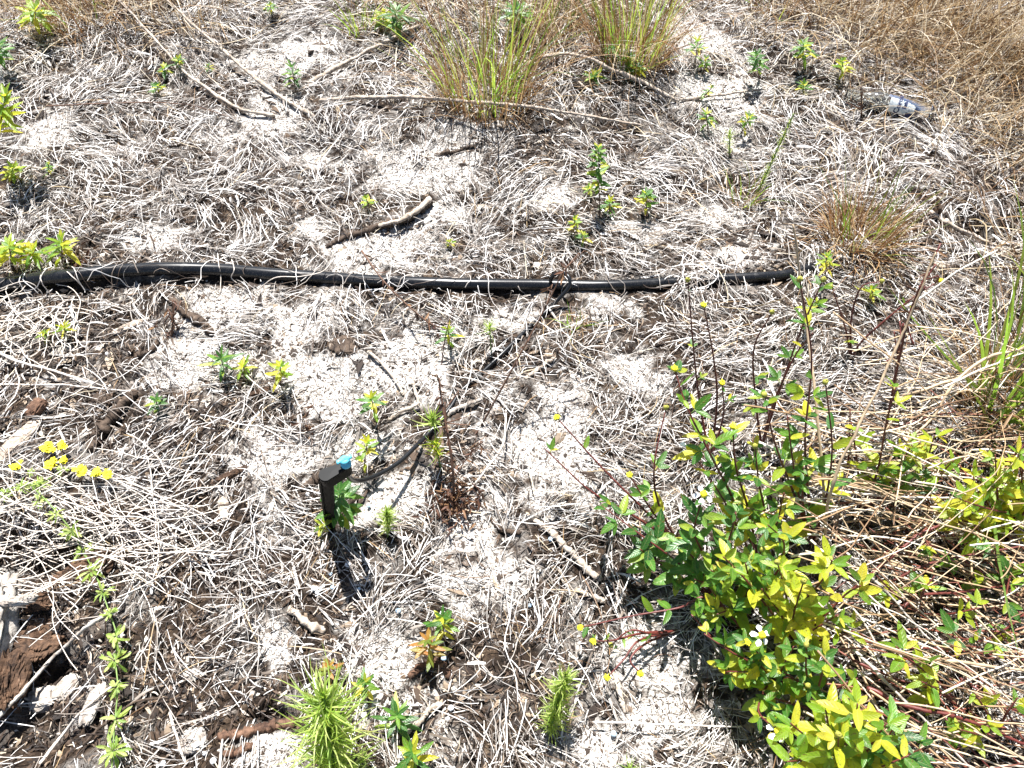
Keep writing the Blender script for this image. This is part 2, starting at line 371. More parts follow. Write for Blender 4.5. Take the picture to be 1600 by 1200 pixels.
# ------------------------------------------------------------------ litter scattered on the ground (nobody could count it)
def sample(n, wf, x0=-2.7, x1=2.7, y0=-.4, y1=3.5, rg=rng):
    out = []; tot = 0; n = int(n * 1.42)
    while tot < n:
        x = rg.uniform(x0, x1, n * 2); y = rg.uniform(y0, y1, n * 2)
        inside = np.abs(x) < 1.5 + .42 * np.maximum(y, 0)          # wider than the photo sees
        inside = inside * np.where(np.abs(x) < .98 + .42 * np.maximum(y, 0), 1, .6)
        k = rg.random(n * 2) < wf(x, y) * inside; out.append(np.stack([x[k], y[k]], 1)); tot += k.sum()
    return np.vstack(out)[:n]

KEEP = []                                  # paths that lie on top of the litter: (path, radius, share of strands kept off them)
def keepgrid():
    g = np.zeros((GNX, GNY))
    for path, r, pr in KEEP:
        for q in path:
            ix = int((q[0] - GX0) / GS); iy = int((q[1] - GY0) / GS); k = int(r / GS) + 1
            sl_ = (slice(max(0, ix - k), ix + k + 1), slice(max(0, iy - k), iy + k + 1)); g[sl_] = np.maximum(g[sl_], pr)
    return g
KG = None
def lay(mb, xy, L, W, k=6, spread=.9, curl=.6, lift=(0, .012), arch=.01, wob=0., tilt=.1, cup=.35, taper=.35, extra=None):
    n = len(xy); L = rng.uniform(*L, n) if isinstance(L, tuple) else L
    flow = (noise(xy[:, 0], xy[:, 1], .38, 12) * 2 + noise(xy[:, 0], xy[:, 1], .15, 13) * .8) * math.pi * 1.3
    ang = flow + rng.normal(0, spread, n)
    t = np.linspace(-.5, .5, k)[None, :]
    a_ = ang[:, None] + rng.normal(0, curl, n)[:, None] * t * 2
    if wob: a_ = a_ + np.cumsum(rng.normal(0, wob, (n, k)), 1)
    ds = (L / (k - 1))[:, None]
    x = np.cumsum(np.cos(a_) * ds, 1); y = np.cumsum(np.sin(a_) * ds, 1)
    x += (xy[:, 0] - x.mean(1))[:, None]; y += (xy[:, 1] - y.mean(1))[:, None]
    h = H(x, y); hm = h.mean(1, keepdims=True)
    z = .2 * h + .8 * np.maximum(hm, h) + rng.uniform(*lift, n)[:, None] * (.6 + .8 * noise(xy[:, 0], xy[:, 1], .07, 21))[:, None] + np.abs(rng.normal(0, arch, n))[:, None] * (1 - 4 * t ** 2) + (rng.normal(0, tilt, n) * L)[:, None] * t
    z = np.maximum(z, h + .0005)
    if extra is not None: z = np.maximum(z, extra(x, y))
    keep = np.ones(n, bool)
    if KG is not None and extra is None:
        ix = np.clip(((x - GX0) / GS).astype(int), 0, GNX - 1); iy = np.clip(((y - GY0) / GS).astype(int), 0, GNY - 1)
        keep = rng.random(n) > KG[ix, iy].max(1)
    Ww = rng.uniform(*W, n)[:, None] * .5 * (1 - taper * np.abs(2 * t) ** 2)
    C = np.stack([x, y, z], -1)
    T = nrm(np.gradient(C, axis=1)); roll = rng.normal(0, .5, n)[:, None]
    S0 = nrm(np.cross(T, np.array([0, 0, 1.]))); U0 = np.cross(S0, T)
    S = S0 * np.cos(roll)[..., None] + U0 * np.sin(roll)[..., None]; Nn = np.cross(S, T)
    strips(mb, C[keep], S[keep], Nn[keep], Ww[keep], cup, uv=False)
def wstraw(x, y):
    return np.clip((1 - .9 * hole(x, y)) * (1 - .90 * mask(x, y, SAND)) * (1 - .66 * mask(x, y, MULCH)) * (.55 + .7 * noise(x, y, .12, 14)), 0, 1)
def wmulch(x, y):
    return np.clip((1 - .93 * mask(x, y, SAND)) * (.35 + .65 * mask(x, y, MULCH)), 0, 1)
# ------------------------------------------------------------------ standing dry grass
def blades(mb, n, base, rad, hgt, lean, width, k=7, bend=.5, az=None, azs=3.14, taper=.6, up0=0.):
    r_ = rad * np.sqrt(rng.random(n)); th = rng.uniform(0, 6.28, n)
    bx = base[0] + r_ * np.cos(th); by = base[1] + r_ * np.sin(th)
    a_ = (th + rng.normal(0, .6, n)) if az is None else az + rng.normal(0, azs, n)
    inc = np.abs(rng.normal(0, lean, n)) + up0; L = rng.uniform(*hgt, n)
    s = np.linspace(0, 1, k)[None, :]; phi = inc[:, None] + (np.abs(rng.normal(0, bend, n)))[:, None] * s ** 1.3 * 1.6
    ds = (L / (k - 1))[:, None]
    hr = np.cumsum(np.sin(phi) * ds, 1) - np.sin(phi[:, :1]) * ds; z = np.cumsum(np.cos(phi) * ds, 1) - np.cos(phi[:, :1]) * ds
    aa = a_[:, None] + rng.normal(0, .35, n)[:, None] * s
    C = np.stack([bx[:, None] + hr * np.cos(aa), by[:, None] + hr * np.sin(aa), H(bx, by)[:, None] - .004 + z], -1)
    C[..., 2] = np.maximum(C[..., 2], H(C[..., 0], C[..., 1]) + .001)
    T = nrm(np.gradient(C, axis=1)); tw = rng.uniform(0, 3.14, n)
    S0 = np.stack([np.cos(tw), np.sin(tw), 0 * tw], -1)[:, None] + 0 * C; S = nrm(S0 - T * (S0 * T).sum(-1, keepdims=True)); Nn = np.cross(S, T)
    W = rng.uniform(*width, n)[:, None] * .5 * (1 - s) ** taper + 1e-5
    strips(mb, C, S, Nn, W, .3)
mb = MB()
fx = []
for (u, v, n, hh) in [(1300, 20, 260, .28), (1380, 60, 300, .3), (1460, 30, 420, .32), (1540, 80, 420, .34), (1600, 130, 420, .3), (1250, -40, 200, .3), (1480, 120, 300, .22),
                      (1400, -60, 420, .34), (1530, -60, 480, .36), (1640, 0, 420, .36), (1580, 210, 220, .2), (1500, 180, 160, .16), (1340, 110, 110, .14), (1220, 40, 110, .16), (1650, 300, 260, .25), (1640, 420, 200, .25), (1700, 120, 400, .34), (1150, -70, 130, .2), (1780, 40, 400, .34), (1820, 200, 300, .3), (1780, 330, 250, .26), (1760, 480, 200, .25), (1850, 600, 160, .22),
                      (880, 60, 160, .2), (620, -10, 120, .2), (300, 30, 130, .2), (200, 20, 120, .22), (130, 5, 160, .26), (60, 0, 160, .26), (240, -20, 160, .26), (900, -20, 300, .34), (680, 10, 160, .28), (840, 30, 160, .26)]:
    p = P(u, v); blades(mb, int(n * .9), p, .13, (.06, hh * 1.35), .75, (.0014, .0040), 7, .5, az=-1.7 if u > 1100 else None, azs=1.1)
    lay(mb, p[None, :2] + rng.normal(0, .12, (n // 4, 2)), (.08, .24), (.0012, .003), 8, .8, .4, (.01, .05), .03)
tag(mb.build('dry_grass', M['golden']), 'golden brown dry grass leaning over at the upper right edge', 'dry grass', kind='stuff')

def tuft(name, label, u, v, rad, nd, ng, hd, hg, lean=.3, wd=(.0012, .003), wg=(.002, .0045), az=None, azs=3.14, grp='grass tufts', bend=.45):
    p = P(u, v); t = thing(name, label, 'grass tuft', p, grp)
    if nd: b = MB(); blades(b, nd // 2, p, rad, (hd[0], hd[0] + (hd[1] - hd[0]) * .45), lean * 1.3, wd, bend=bend * 1.4, az=az, azs=azs); blades(b, nd // 2, p, rad, hd, lean, wd, bend=bend, az=az, azs=azs); b.build('dry_blades', M['tuft_gold'], t)
    if ng: b = MB(); blades(b, ng, p, rad * .8, hg, lean * .7, wg, bend=bend * .7, az=az, azs=azs); b.build('green_blades', M['green_blade'], t)
    return t
tuft('grass_tuft', 'broad golden grass tuft with green blades standing behind the long thin branch', 758, 150, .13, 520, 110, (.05, .55), (.1, .52), .36)
tuft('grass_tuft', 'upright brown and green grass tuft above the arched pale branch', 985, 88, .115, 520, 110, (.05, .52), (.12, .46), .30)
tuft('grass_tuft', 'reddish brown spreading grass tuft below the discarded bottle', 1340, 378, .08, 620, 34, (.05, .22), (.1, .26), .62, grp='grass tufts')
tuft('grass_tuft', 'tiny sparse green grass tuft under the hose next to the tube loop', 900, 512, .03, 60, 16, (.02, .06), (.03, .085), .5)
tuft('grass_tuft', 'tall arching bright green grass clump with tan sheaths at the right edge', 1570, 640, .09, 330, 60, (.1, .36), (.30, .62), .5, wg=(.006, .011))
tuft('grass_tuft', 'thin green grass blades beside the tall feathery sprig', 1160, 318, .03, 40, 14, (.04, .12), (.06, .14), .3)
tuft('grass_tuft', 'small green grass tuft at the top edge above the branch', 560, 48, .05, 60, 36, (.04, .14), (.06, .16), .4)
tuft('grass_tuft', 'dry grass clump with curling stalks in the upper left corner', 120, 30, .12, 260, 10, (.1, .3), (.1, .25), .7)
tuft('grass_tuft', 'small golden grass tuft between the two large upper tufts', 870, 50, .07, 170, 20, (.06, .24), (.1, .24), .5)
tuft('grass_tuft', 'low straw coloured grass tuft right of the bare sand strip at top', 1210, 20, .07, 130, 8, (.05, .16), (.06, .14), .6)

# ------------------------------------------------------------------ hose, tube and sprinkler stake
def pix(pts, n=8): return cat([P(*q) for q in pts], n)
hp = pix([(-90, 490, .010), (-40, 464, .012), (0, 449, .016), (60, 438, .020), (110, 432, .022), (180, 425, .022), (260, 421, .020), (340, 423, .017), (420, 429, .013), (500, 435, .010), (600, 441, .007),
          (700, 444, .005), (850, 447, .005), (950, 447, .006), (1050, 443, .005), (1110, 438, .006), (1180, 434, .006), (1230, 430, .002), (1290, 412, -.004), (1330, 404, .0), (1380, 398, .0), (1440, 394, -.02)], 10)
ker = np.ones(9) / 9; zp = np.pad(hp[:, 2], 4, mode='edge'); hp[:, 2] = np.convolve(zp, ker, 'valid') + .003
t = thing('irrigation_hose', 'thick black plastic irrigation hose snaking across the dead grass', 'hose', hp[60])
b = MB(); tube(b, hp, np.clip(.0165 - (hp[:, 0] + 1.1) * .0026, .0118, .0165), 20); b.build('hose_pipe', M['hose'], t)
HOSE = hp
KEEP.append((hp[hp[:, 0] < .37], .016, .97)); KEEP.append((hp[(hp[:, 0] >= .37) & (hp[:, 0] < .42)], .012, .5)); KEEP.append((hp[(hp[:, 0] >= .45) & (hp[:, 0] < .64)], .014, .9))
def hosetop(x, y):
    z = np.full(x.shape, -1.0)
    for q in HOSE[::2]:
        d2 = (x - q[0]) ** 2 + (y - q[1]) ** 2
        z = np.maximum(z, np.where(d2 < .03 ** 2, q[2] + .0175 - np.maximum(0, d2 - .012 ** 2) * 22, -1))
    return z
mb = MB(); idx = rng.integers(5, len(hp) - 5, 75); xy = hp[idx, :2] + rng.normal(0, .02, (75, 2))
lay(mb, xy, (.04, .2), (.0011, .0022), 18, 1.2, 1.2, (.004, .02), .01, .2, extra=hosetop)
ix2 = np.where((hp[:, 0] > .385) & (hp[:, 0] < .45))[0]; xy = hp[rng.choice(ix2, 40), :2] + rng.normal(0, .02, (40, 2))
lay(mb, xy, (.06, .16), (.0013, .0025), 18, 1.2, .8, (.004, .02), .01, .12, extra=hosetop)
tag(mb.build('straw_strands', M['straw']), 'loose pale straw strands lying across the black hose', 'straw', kind='stuff')
tp = pix([(541, 727, .235), (541, 736, .215), (545, 746, .18), (556, 751, .14), (575, 748, .11), (600, 737, .085), (625, 721, .06), (647, 700, .035), (667, 680, .016), (700, 642, .006), (720, 612, .005), (745, 590, .007), (775, 562, .008),
          (800, 538, .006), (830, 508, .006), (858, 482, .010), (878, 462, .03), (890, 446, .050), (888, 432, .058), (876, 426, .055), (864, 431, .045), (860, 440, .03)], 10)
t = thing('drip_tube', 'thin black drip tube looping off the hose to the sprinkler stake', 'tube', tp[90])
KEEP.append((tp[:90], .006, .9)); KEEP.append((tp[90:], .003, .55)); KEEP.append((tp[-60:], .022, .8)); b = MB(); tube(b, tp, .0044, 12); b.build('tube_line', M['tube'], t)
b = MB(); tube(b, tp[:7], .0052, 12); b.build('barb_fitting', M['stake'], t)
def stake():
    base = P(517, 828, 0); top = P(509, 741, .262); arm = P(541, 726, .262)
    ax = nrm(top - base); o = thing('sprinkler_stake', 'upright black plastic stake holding a small blue micro sprinkler nozzle', 'sprinkler', base)
    side = nrm(np.cross(ax, [0, 1, 0])); fr = np.cross(side, ax)
    b = MB()                                                          # tapered H profile blade
    prof = [(-1, -.45), (-.72, -.45), (-.6, -.12), (.6, -.12), (.72, -.45), (1, -.45), (1, .45), (.72, .45), (.6, .12), (-.6, .12), (-.72, .45), (-1, .45)]
    rows = [(-.06, .003), (0, .0088), (.10, .0105), (.20, .0115), (.25, .0120)]
    V = np.array([base + ax * z + side * (px * r_) + fr * (py * r_ * .9) for z, r_ in rows for px, py in prof]); m = len(prof)
    q = [(i * m + j, i * m + (j + 1) % m, (i + 1) * m + (j + 1) % m, (i + 1) * m + j) for i in range(len(rows) - 1) for j in range(m)]
    b.add(V, q); b.build('stake_body', M['stake'], o, smooth=False)
    b = MB(); d = nrm((arm - top) * [1, 1, 0]); s2 = np.array([-d[1], d[0], 0]); Lh = float(np.linalg.norm((arm - top)[:2])); out = []   # teardrop head
    for a_ in np.linspace(R(100), R(260), 14): out.append(top + d * math.cos(a_) * .0128 + s2 * math.sin(a_) * .0128)
    for a_ in np.linspace(R(-80), R(80), 9): out.append(top + d * (Lh + math.cos(a_) * .0075) + s2 * math.sin(a_) * .0075)
    out = np.array(out); n = len(out); rows = [(-.030, .86), (-.027, .95), (-.003, 1.0), (0, .95)]; c = out.mean(0)
    V = np.vstack([(out - c) * k + c + [0, 0, z] for z, k in rows] + [[c + [0, 0, .0004], c + [0, 0, -.030]]])
    q = [(i * n + j, i * n + (j + 1) % n, (i + 1) * n + (j + 1) % n, (i + 1) * n + j) for i in range(3) for j in range(n)]
    tr = [(4 * n, 3 * n + j, 3 * n + (j + 1) % n) for j in range(n)] + [(4 * n + 1, (j + 1) % n, j) for j in range(n)]
    b.add(V, q, tr); b.build('stake_head', M['stake'], o, smooth=False)
    b = MB(); c = top + d * Lh                                         # blue nozzle: collar, two prongs, cap and spinner arms
    lathe(b, c, (0, 0, 1), [(0, .009), (.005, .009), (.006, .006), (.010, .0055), (.0101, .0001)], 16)
    for sg in (-1, 1): tube(b, [c + [sg * .0055, 0, .005], c + [sg * .0075, 0, .010], c + [sg * .005, 0, .0155]], .0022, 6)
    lathe(b, c + [0, 0, .0145], (0, 0, 1), [(0, .0001), (0, .0078), (.003, .0082), (.0048, .005), (.005, .0001)], 16)
    for a_ in (.5, 3.6): tube(b, [c + [0, 0, .0165], c + [.011 * math.cos(a_), .011 * math.sin(a_), .0175], c + [.0125 * math.cos(a_ + .3), .0125 * math.sin(a_ + .3), .0195]], [.004, .0038, .0022], 8)
    b.build('nozzle', M['blue'], o)
stake()

# ------------------------------------------------------------------ discarded bottle with its paper label
def bottle():
    a_ = P(1460, 182, .030); n_ = P(1328, 146, .032); ax = nrm(n_ - a_); a_ = a_ + ax * .01
    o = thing('glass_bottle', 'empty clear glass bottle with white and navy label lying in dry grass', 'bottle', a_)
    rb = .0275; prof = [(.004, .001), (.001, .02), (0, .026), (.004, rb), (.13, rb), (.15, .028), (.165, .0225), (.185, .0165), (.215, .0145), (.226, .014), (.227, .0158), (.233, .0158), (.234, .014), (.2345, .011), (.22, .0115), (.18, .0135), (.15, .0245), (.12, .0282), (.01, .0282), (.008, .001)]
    b = MB(); lathe(b, a_, ax, prof, 40); b.build('bottle_glass', M['glass'], o)
    up = nrm(np.array([0, -.35, 1.]) - ax * np.dot([0, -.35, 1.], ax)); sd_ = np.cross(up, ax)
    def band(name, z0, z1, m, r_, a0=-1.7, a1=1.9, parent=o):
        b = MB(); n = 24; A = np.linspace(a0, a1, n)
        V = np.array([a_ + ax * z + (up * math.cos(q) + sd_ * math.sin(q)) * r_ for z in (z0, z1) for q in A])
        b.add(V, [(i, i + 1, n + i + 1, n + i) for i in range(n - 1)]); return b.build(name, m, parent, loc=np.array(o['_o']))
    band('paper_label', .05, .118, M['label_white'], rb + .0004)
    band('lower_label', .008, .0499, M['label_blue'], rb + .0004)
    band('label_patch', .048, .068, M['label_ink'], rb + .0008, 1.0, 1.6)
    def words(txt, size, z, nm):
        cu = bpy.data.curves.new(nm, 'FONT'); cu.body = txt; cu.size = size; cu.align_x = 'CENTER'; cu.align_y = 'CENTER'; cu.offset = .0006
        tmp = bpy.data.objects.new(nm, cu); col.objects.link(tmp); bpy.context.view_layer.update()
        me = bpy.data.meshes.new_from_object(tmp); col.objects.unlink(tmp); bpy.data.objects.remove(tmp)
        for v_ in me.vertices:
            x, y = v_.co.x, v_.co.y; q = .25 - x / rb
            v_.co = Vector(ax * (z + y) + (up * math.cos(q) + sd_ * math.sin(q)) * (rb + .0012))
        me.materials.append(M['label_ink']); ob = bpy.data.objects.new(nm, me); col.objects.link(ob); ob.parent = o
    words('Corona', .019, .093, 'name_lettering'); words('Extra', .013, .077, 'small_lettering')
bottle()

# ------------------------------------------------------------------ sticks, branches, dead wood
STK = 'fallen sticks'
def stick(label, pts, r, m='bark_pale', name='fallen_branch', grp=STK, rough=.10, catg='stick', subs=()):
    path = pix(pts, 16); n = len(path); rr = (np.linspace(r[0], r[1], n) if isinstance(r, tuple) else np.full(n, r)) * (.86 if r[0] > .004 else .92)
    big = min(1., float(np.max(rr)) / .006)
    path = path + rng.normal(0, .0005 * big, path.shape) + np.column_stack([noise(np.arange(n), 0 * np.arange(n), 7., rng.integers(50)) - .5 for _ in range(3)]) * .006 * big
    path[:, 2] -= .002 * big; rr = rr * (1 + (noise(np.arange(n), 0, 4., rng.integers(50)) - .5) * .5 * big)
    for _ in range(int(3 * big)): rr = rr * (1 + .35 * np.exp(-((np.arange(n) - rng.uniform(0, n)) / 1.6) ** 2))
    rr[0] *= .55; rr[-1] *= .5
    if np.max(rr) > .003: KEEP.append((path, float(np.max(rr)) * .5, .6))
    if not subs:
        b = MB(); tube(b, path, rr, 11, rough * (1.5 if big > .6 else 1)); o = b.build(name, M[m], loc=path[0]); return tag(o, label, catg, grp)
    o = thing(name, label, catg, path[0], grp); b = MB(); tube(b, path, rr, 10, rough * 1.4); b.build('main_stem', M[m], o)
    for s in subs:
        b = MB(); q = pix(s, 6); tube(b, q, np.linspace(rr[-1] * .9, rr[-1] * .35, len(q)), 6, rough); b.build('twig', M[m], o)
    return o
stick('long thin brown branch lying almost level behind the bare sand patch', [(498, 157, .012), (560, 151, .02), (640, 151, .045), (720, 156, .06), (800, 163, .06), (900, 178, .045), (1005, 196, .015)], (.0066, .0036))
stick('grey brown branch rising diagonally towards the top edge weeds', [(482, 131, .008), (520, 108, .015), (560, 85, .02), (600, 65, .02), (655, 38, .02)], (.0075, .004))
stick('long pale forked branch reaching in from the top left edge', [(168, -20, .10), (210, 25, .07), (245, 65, .05), (285, 108, .03), (330, 142, .02), (375, 170, .012), (430, 182, .006)], (.003, .0055),
      subs=([(210, 25, .07), (180, -5, .09), (160, -30, .1)], [(200, 15, .075), (203, -5, .1), (205, -30, .12)]))
stick('straight grey branch with many twigs at its upper end left of centre', [(492, 182, .004), (450, 158, .012), (400, 122, .025), (345, 75, .05), (300, 35, .08), (255, -5, .11)], (.0072, .0035),
      subs=([(345, 75, .05), (330, 40, .09), (312, -10, .12)], [(348, 78, .05), (340, 40, .09), (330, -10, .12)], [(300, 35, .08), (290, 10, .1), (275, -10, .12)]))
stick('arched pale branch curving over the green weeds below the upright tuft', [(822, 100, .02), (850, 88, .05), (885, 84, .07), (925, 92, .07), (965, 112, .05), (1005, 128, .03), (1060, 158, .008)], (.005, .0062),
      subs=([(1005, 128, .03), (1030, 140, .02), (1066, 152, .008)],))
stick('thin pale branch slanting down below the arched branch', [(815, 96, .02), (850, 102, .03), (890, 120, .025), (920, 140, .015), (960, 166, .006)], (.0055, .003))
stick('pale bare stick on the sand left of the bottle', [(1062, 156, .008), (1110, 150, .012), (1150, 145, .014), (1195, 138, .01)], (.0045, .003))
stick('curved reddish twig under the arched branch', [(925, 128, .01), (950, 148, .008), (985, 160, .005), (1010, 165, .004)], (.003, .002), 'bark_red')
stick('thick dark weathered log piece with pale top in the sand above the hose', [(508, 386, .004), (545, 368, .008), (590, 354, .012), (630, 342, .014), (655, 325, .014), (672, 312, .008)], (.007, .012), 'bark_dark')
stick('pale sun bleached branch resting on the dark log above the hose', [(590, 352, .026), (625, 343, .03), (650, 328, .03), (673, 309, .02)], (.005, .008), 'bark_pale')
stick('short dark twig lying in the shadow right of the centre sand', [(680, 240, .004), (705, 236, .008), (735, 228, .008), (748, 236, .004)], (.006, .004), 'bark_dark')
stick('thin brown stem lying level in the upper left straw', [(70, 165, .02), (150, 162, .025), (230, 160, .022), (300, 165, .015), (370, 187, .01)], (.002, .0014), 'brown_stem')
stick('curved dark root emerging from the sand under the hose', [(262, 462, .002), (276, 476, .012), (292, 490, .012), (315, 503, .01), (332, 522, .002)], (.008, .011), 'bark_dark')
stick('short dark curled root below the curved root', [(212, 556, .002), (232, 548, .008), (243, 538, .008), (250, 528, .004)], (.007, .004), 'bark_dark')
stick('stout dark bark root running down through the brown mulch', [(212, 612, .006), (192, 630, .014), (170, 655, .016), (152, 680, .014), (142, 705, .004)], (.010, .014), 'bark_dark')
stick('long straight pale twig pointing at the dark mulch root', [(-10, 600, .012), (40, 601, .012), (100, 601, .014), (150, 606, .014), (208, 611, .014)], (.0022, .0018), 'pale_stem')
stick('thick pale twig curving down the left edge mulch', [(-10, 545, .02), (20, 562, .03), (70, 575, .025), (120, 590, .018), (150, 600, .012)], (.0032, .0025), 'pale_stem')
stick('dark rough stick leaning behind the sprinkler stake', [(470, 765, .004), (495, 748, .012), (515, 732, .014), (540, 712, .01)], (.009, .007), 'bark_dark')
stick('pale forked twig on the sand beside the drip tube', [(606, 656, .006), (630, 642, .01), (652, 630, .012), (648, 605, .016), (645, 588, .016)], (.0045, .0035), 'bark_pale', subs=([(652, 630, .012), (660, 645, .008), (658, 662, .006)],))
stick('bleached twig in the straw left of the forked twig', [(575, 548, .01), (598, 570, .012), (620, 598, .01), (632, 618, .004)], (.0038, .003), 'bark_pale')
stick('pale stick lying against the drip tube below centre', [(820, 590, .004), (838, 578, .01), (855, 566, .012), (868, 556, .01)], (.0055, .0035), 'bark_pale')
stick('pale stick above the feathery seedling pair beside the tube', [(690, 655, .006), (710, 640, .012), (730, 632, .012), (752, 622, .008)], (.006, .004), 'wood_pale')
stick('long bent white stem curving down beside the dead stalk', [(790, 640, .03), (789, 680, .04), (780, 705, .035), (758, 735, .02), (735, 765, .008), (728, 775, .004)], (.0022, .0022), 'pale_stem')
stick('dark crescent shaped twig on the bright central sand', [(765, 808, .002), (778, 822, .006), (795, 830, .008), (812, 831, .003)], (.0035, .0055), 'bark_dark')
stick('rough peeling bark stick with pale top lying below the central sand', [(832, 812, .004), (862, 833, .010), (885, 855, .012), (905, 876, .012), (938, 905, .004)], (.006, .008), 'bark_pale')
stick('thin pale sticks end under the bush edge straw', [(900, 920, .008), (925, 932, .012), (945, 940, .008)], (.004, .005), 'bark_pale')
stick('short weathered wood stick in the straw above the big feathery plant', [(450, 948, .006), (470, 965, .012), (505, 988, .006)], (.006, .007), 'bark_pale')
stick('reddish brown barked stick half buried by the big feathery plant', [(340, 1152, .002), (380, 1145, .008), (420, 1136, .010), (462, 1130, .006)], (.009, .010), 'bark_red')
stick('small tan split stick below the reddish barked stick', [(350, 1180, .004), (372, 1174, .007), (392, 1166, .006)], (.006, .007), 'bark_red')
stick('pale twig joined to a knot at the bottom centre', [(636, 1145, .004), (660, 1122, .012), (672, 1108, .012), (690, 1100, .006)], (.004, .005), 'bark_pale', subs=([(660, 1122, .012), (642, 1132, .008), (615, 1130, .004)], [(672, 1108, .012), (665, 1095, .01), (655, 1085, .004)]))
stick('brown bent root piece beside the orange leaved weed', [(642, 1060, .002), (655, 1042, .012), (680, 1035, .012), (702, 1052, .006)], (.006, .008), 'bark_red')
stick('long straight pale stalk slanting up from the lower left corner', [(-20, 1140, .05), (30, 1085, .05), (90, 1020, .045), (140, 975, .04), (190, 950, .02)], (.0042, .0028), 'wood_pale')
stick('dark slender stick crossing the lower left mulch', [(130, 1165, .01), (175, 1120, .02), (215, 1095, .02), (262, 1090, .01)], (.003, .0018), 'bark_dark')
stick('pale long twig slanting over the lower left mulch', [(60, 1195, .01), (95, 1150, .02), (140, 1100, .02), (190, 1060, .01)], (.003, .0018), 'pale_stem')
stick('thin pale stick upright in the mulch near the bottom left', [(265, 1110, .01), (275, 1150, .02), (290, 1195, .02)], (.0025, .002), 'pale_stem')
stick('long pale stalk lying level in the shade left of the bush', [(925, 1128, .02), (1000, 1131, .025), (1080, 1133, .025), (1160, 1136, .02)], (.0018, .0014), 'pale_stem')
stick('dark wavy stick in the brown grass right of the reddish tuft', [(1452, 330, .01), (1490, 352, .02), (1530, 372, .02), (1590, 400, .01)], (.006, .004), 'bark_pale')
stick('short upright dead stub in the straw right of the reddish tuft', [(1469, 338, .0), (1468, 322, .03), (1466, 308, .05)], (.006, .004), 'bark_dark')
stick('slim dark twig lying in the mulch below the central sand', [(848, 1005, .004), (870, 960, .01), (880, 920, .01)], (.0025, .0015), 'brown_stem')
stick('brown bark strip lying between the yellow flowers and feathery plant', [(958, 1050, .003), (968, 1080, .008), (978, 1112, .004)], (.005, .006), 'bark_pale')
stick('thin curved brown twig at the left of the hose sand', [(700, 20, .03), (660, 45, .03), (610, 110, .01), (595, 120, .004)], (.002, .0014), 'brown_stem')

def chunk(name, label, catg, u, v, size, m, lift=.0, rot=0, grp=None, seed=0, jit=.16):
    """irregular lump of wood"""
    p = P(u, v, lift); rg = np.random.default_rng(seed + 100); b = MB(); nu, nv = 64, 40
    th = np.linspace(0, 2 * math.pi, nu, endpoint=False); ph = np.linspace(0.02, math.pi - .02, nv)
    A, B = np.meshgrid(ph, th, indexing='ij'); sq = lambda c, e: np.sign(c) * np.abs(c) ** e
    X = sq(np.sin(A), .6) * sq(np.cos(B), .7); Y = sq(np.sin(A), .6) * sq(np.sin(B), .7); Z = sq(np.cos(A), .7)
    cx_, cy_ = np.cos(B) * np.sin(A), np.sin(B) * np.sin(A); zz = np.cos(A)
    k = 1 + jit * ((noise(cx_ + zz * .7, cy_ - zz * .5, .8, seed) - .5) * 3.2 + (noise(cx_ * 2 + zz, cy_ * .6 - zz, .22, seed + 3) - .5) * 1.8 + (noise(cx_ * 3 + zz, cy_ - zz, .09, seed + 5) - .5) * 1.1) + (rg.random(A.shape) - .5) * .06
    k[:, -1] = k[:, -1]; X, Y, Z = X * k * size[0], Y * k * size[1], Z * k * size[2]
    c, s = math.cos(rot), math.sin(rot)
    V = np.stack([p[0] + X * c - Y * s, p[1] + X * s + Y * c, p[2] + Z], -1).reshape(-1, 3)
    q = [(i * nu + j, i * nu + (j + 1) % nu, (i + 1) * nu + (j + 1) % nu, (i + 1) * nu + j) for i in range(nv - 1) for j in range(nu)]
    t_ = [(0 + (j + 1) % nu, j, nv * nu) for j in range(nu)] + [((nv - 1) * nu + j, (nv - 1) * nu + (j + 1) % nu, nv * nu + 1) for j in range(nu)]
    V = np.vstack([V, [p + [0, 0, size[2]]], [p - [0, 0, size[2]]]])
    b.add(V, q, t_); return tag(b.build(name, M[m], loc=p, smooth=(m != 'wood_rot')), label, catg, grp)
chunk('dead_log', 'bleached white broken log end cut by the lower left edge', 'log', -30, 1005, (.045, .10, .04), 'wood_pale', .02, .1, seed=1, jit=.22)
chunk('dead_log', 'tan crumbling underside of the broken log at left', 'log', 0, 1075, (.035, .05, .03), 'wood_rot', .02, .3, seed=2, jit=.25)
chunk('wood_knot', 'white antler shaped wood knot above the bleached log', 'wood', 30, 938, (.026, .007, .007), 'wood_pale', .05, .15, seed=3, jit=.3)
WCH = 'wood pieces in the mulch'
chunk('wood_chip', 'flat white splinter of wood standing among brown mulch', 'wood chip', 145, 1100, (.011, .036, .004), 'wood_pale', .010, -.2, WCH, 4, .14)
chunk('wood_chip', 'wedge shaped white wood chip beside the dark hollow', 'wood chip', 105, 1072, (.014, .024, .009), 'wood_pale', .018, -.5, WCH, 5)
chunk('wood_chip', 'grey wood block shaded inside the dark hollow', 'wood chip', 72, 1090, (.024, .02, .012), 'wood_pale', .004, .3, WCH, 6)
chunk('wood_chip', 'tan rotten wood slab below the tangled white stalks', 'wood chip', 62, 940, (.022, .016, .012), 'wood_rot', .012, .2, WCH, 7, .2)
chunk('wood_chip', 'reddish rotten wood lump beneath the creeping vine', 'wood chip', 120, 905, (.05, .03, .018), 'wood_rot', .0, .4, WCH, 8, .3)
chunk('wood_chip', 'dark brown rotten wood lump right of the log end', 'wood chip', 60, 1000, (.035, .03, .016), 'wood_rot', .0, 1.0, WCH, 9, .3)
chunk('wood_chip', 'small round black lump beside the dark bark root', 'wood chip', 160, 626, (.019, .010, .010), 'bark_dark', .006, -.1, WCH, 10, .15)
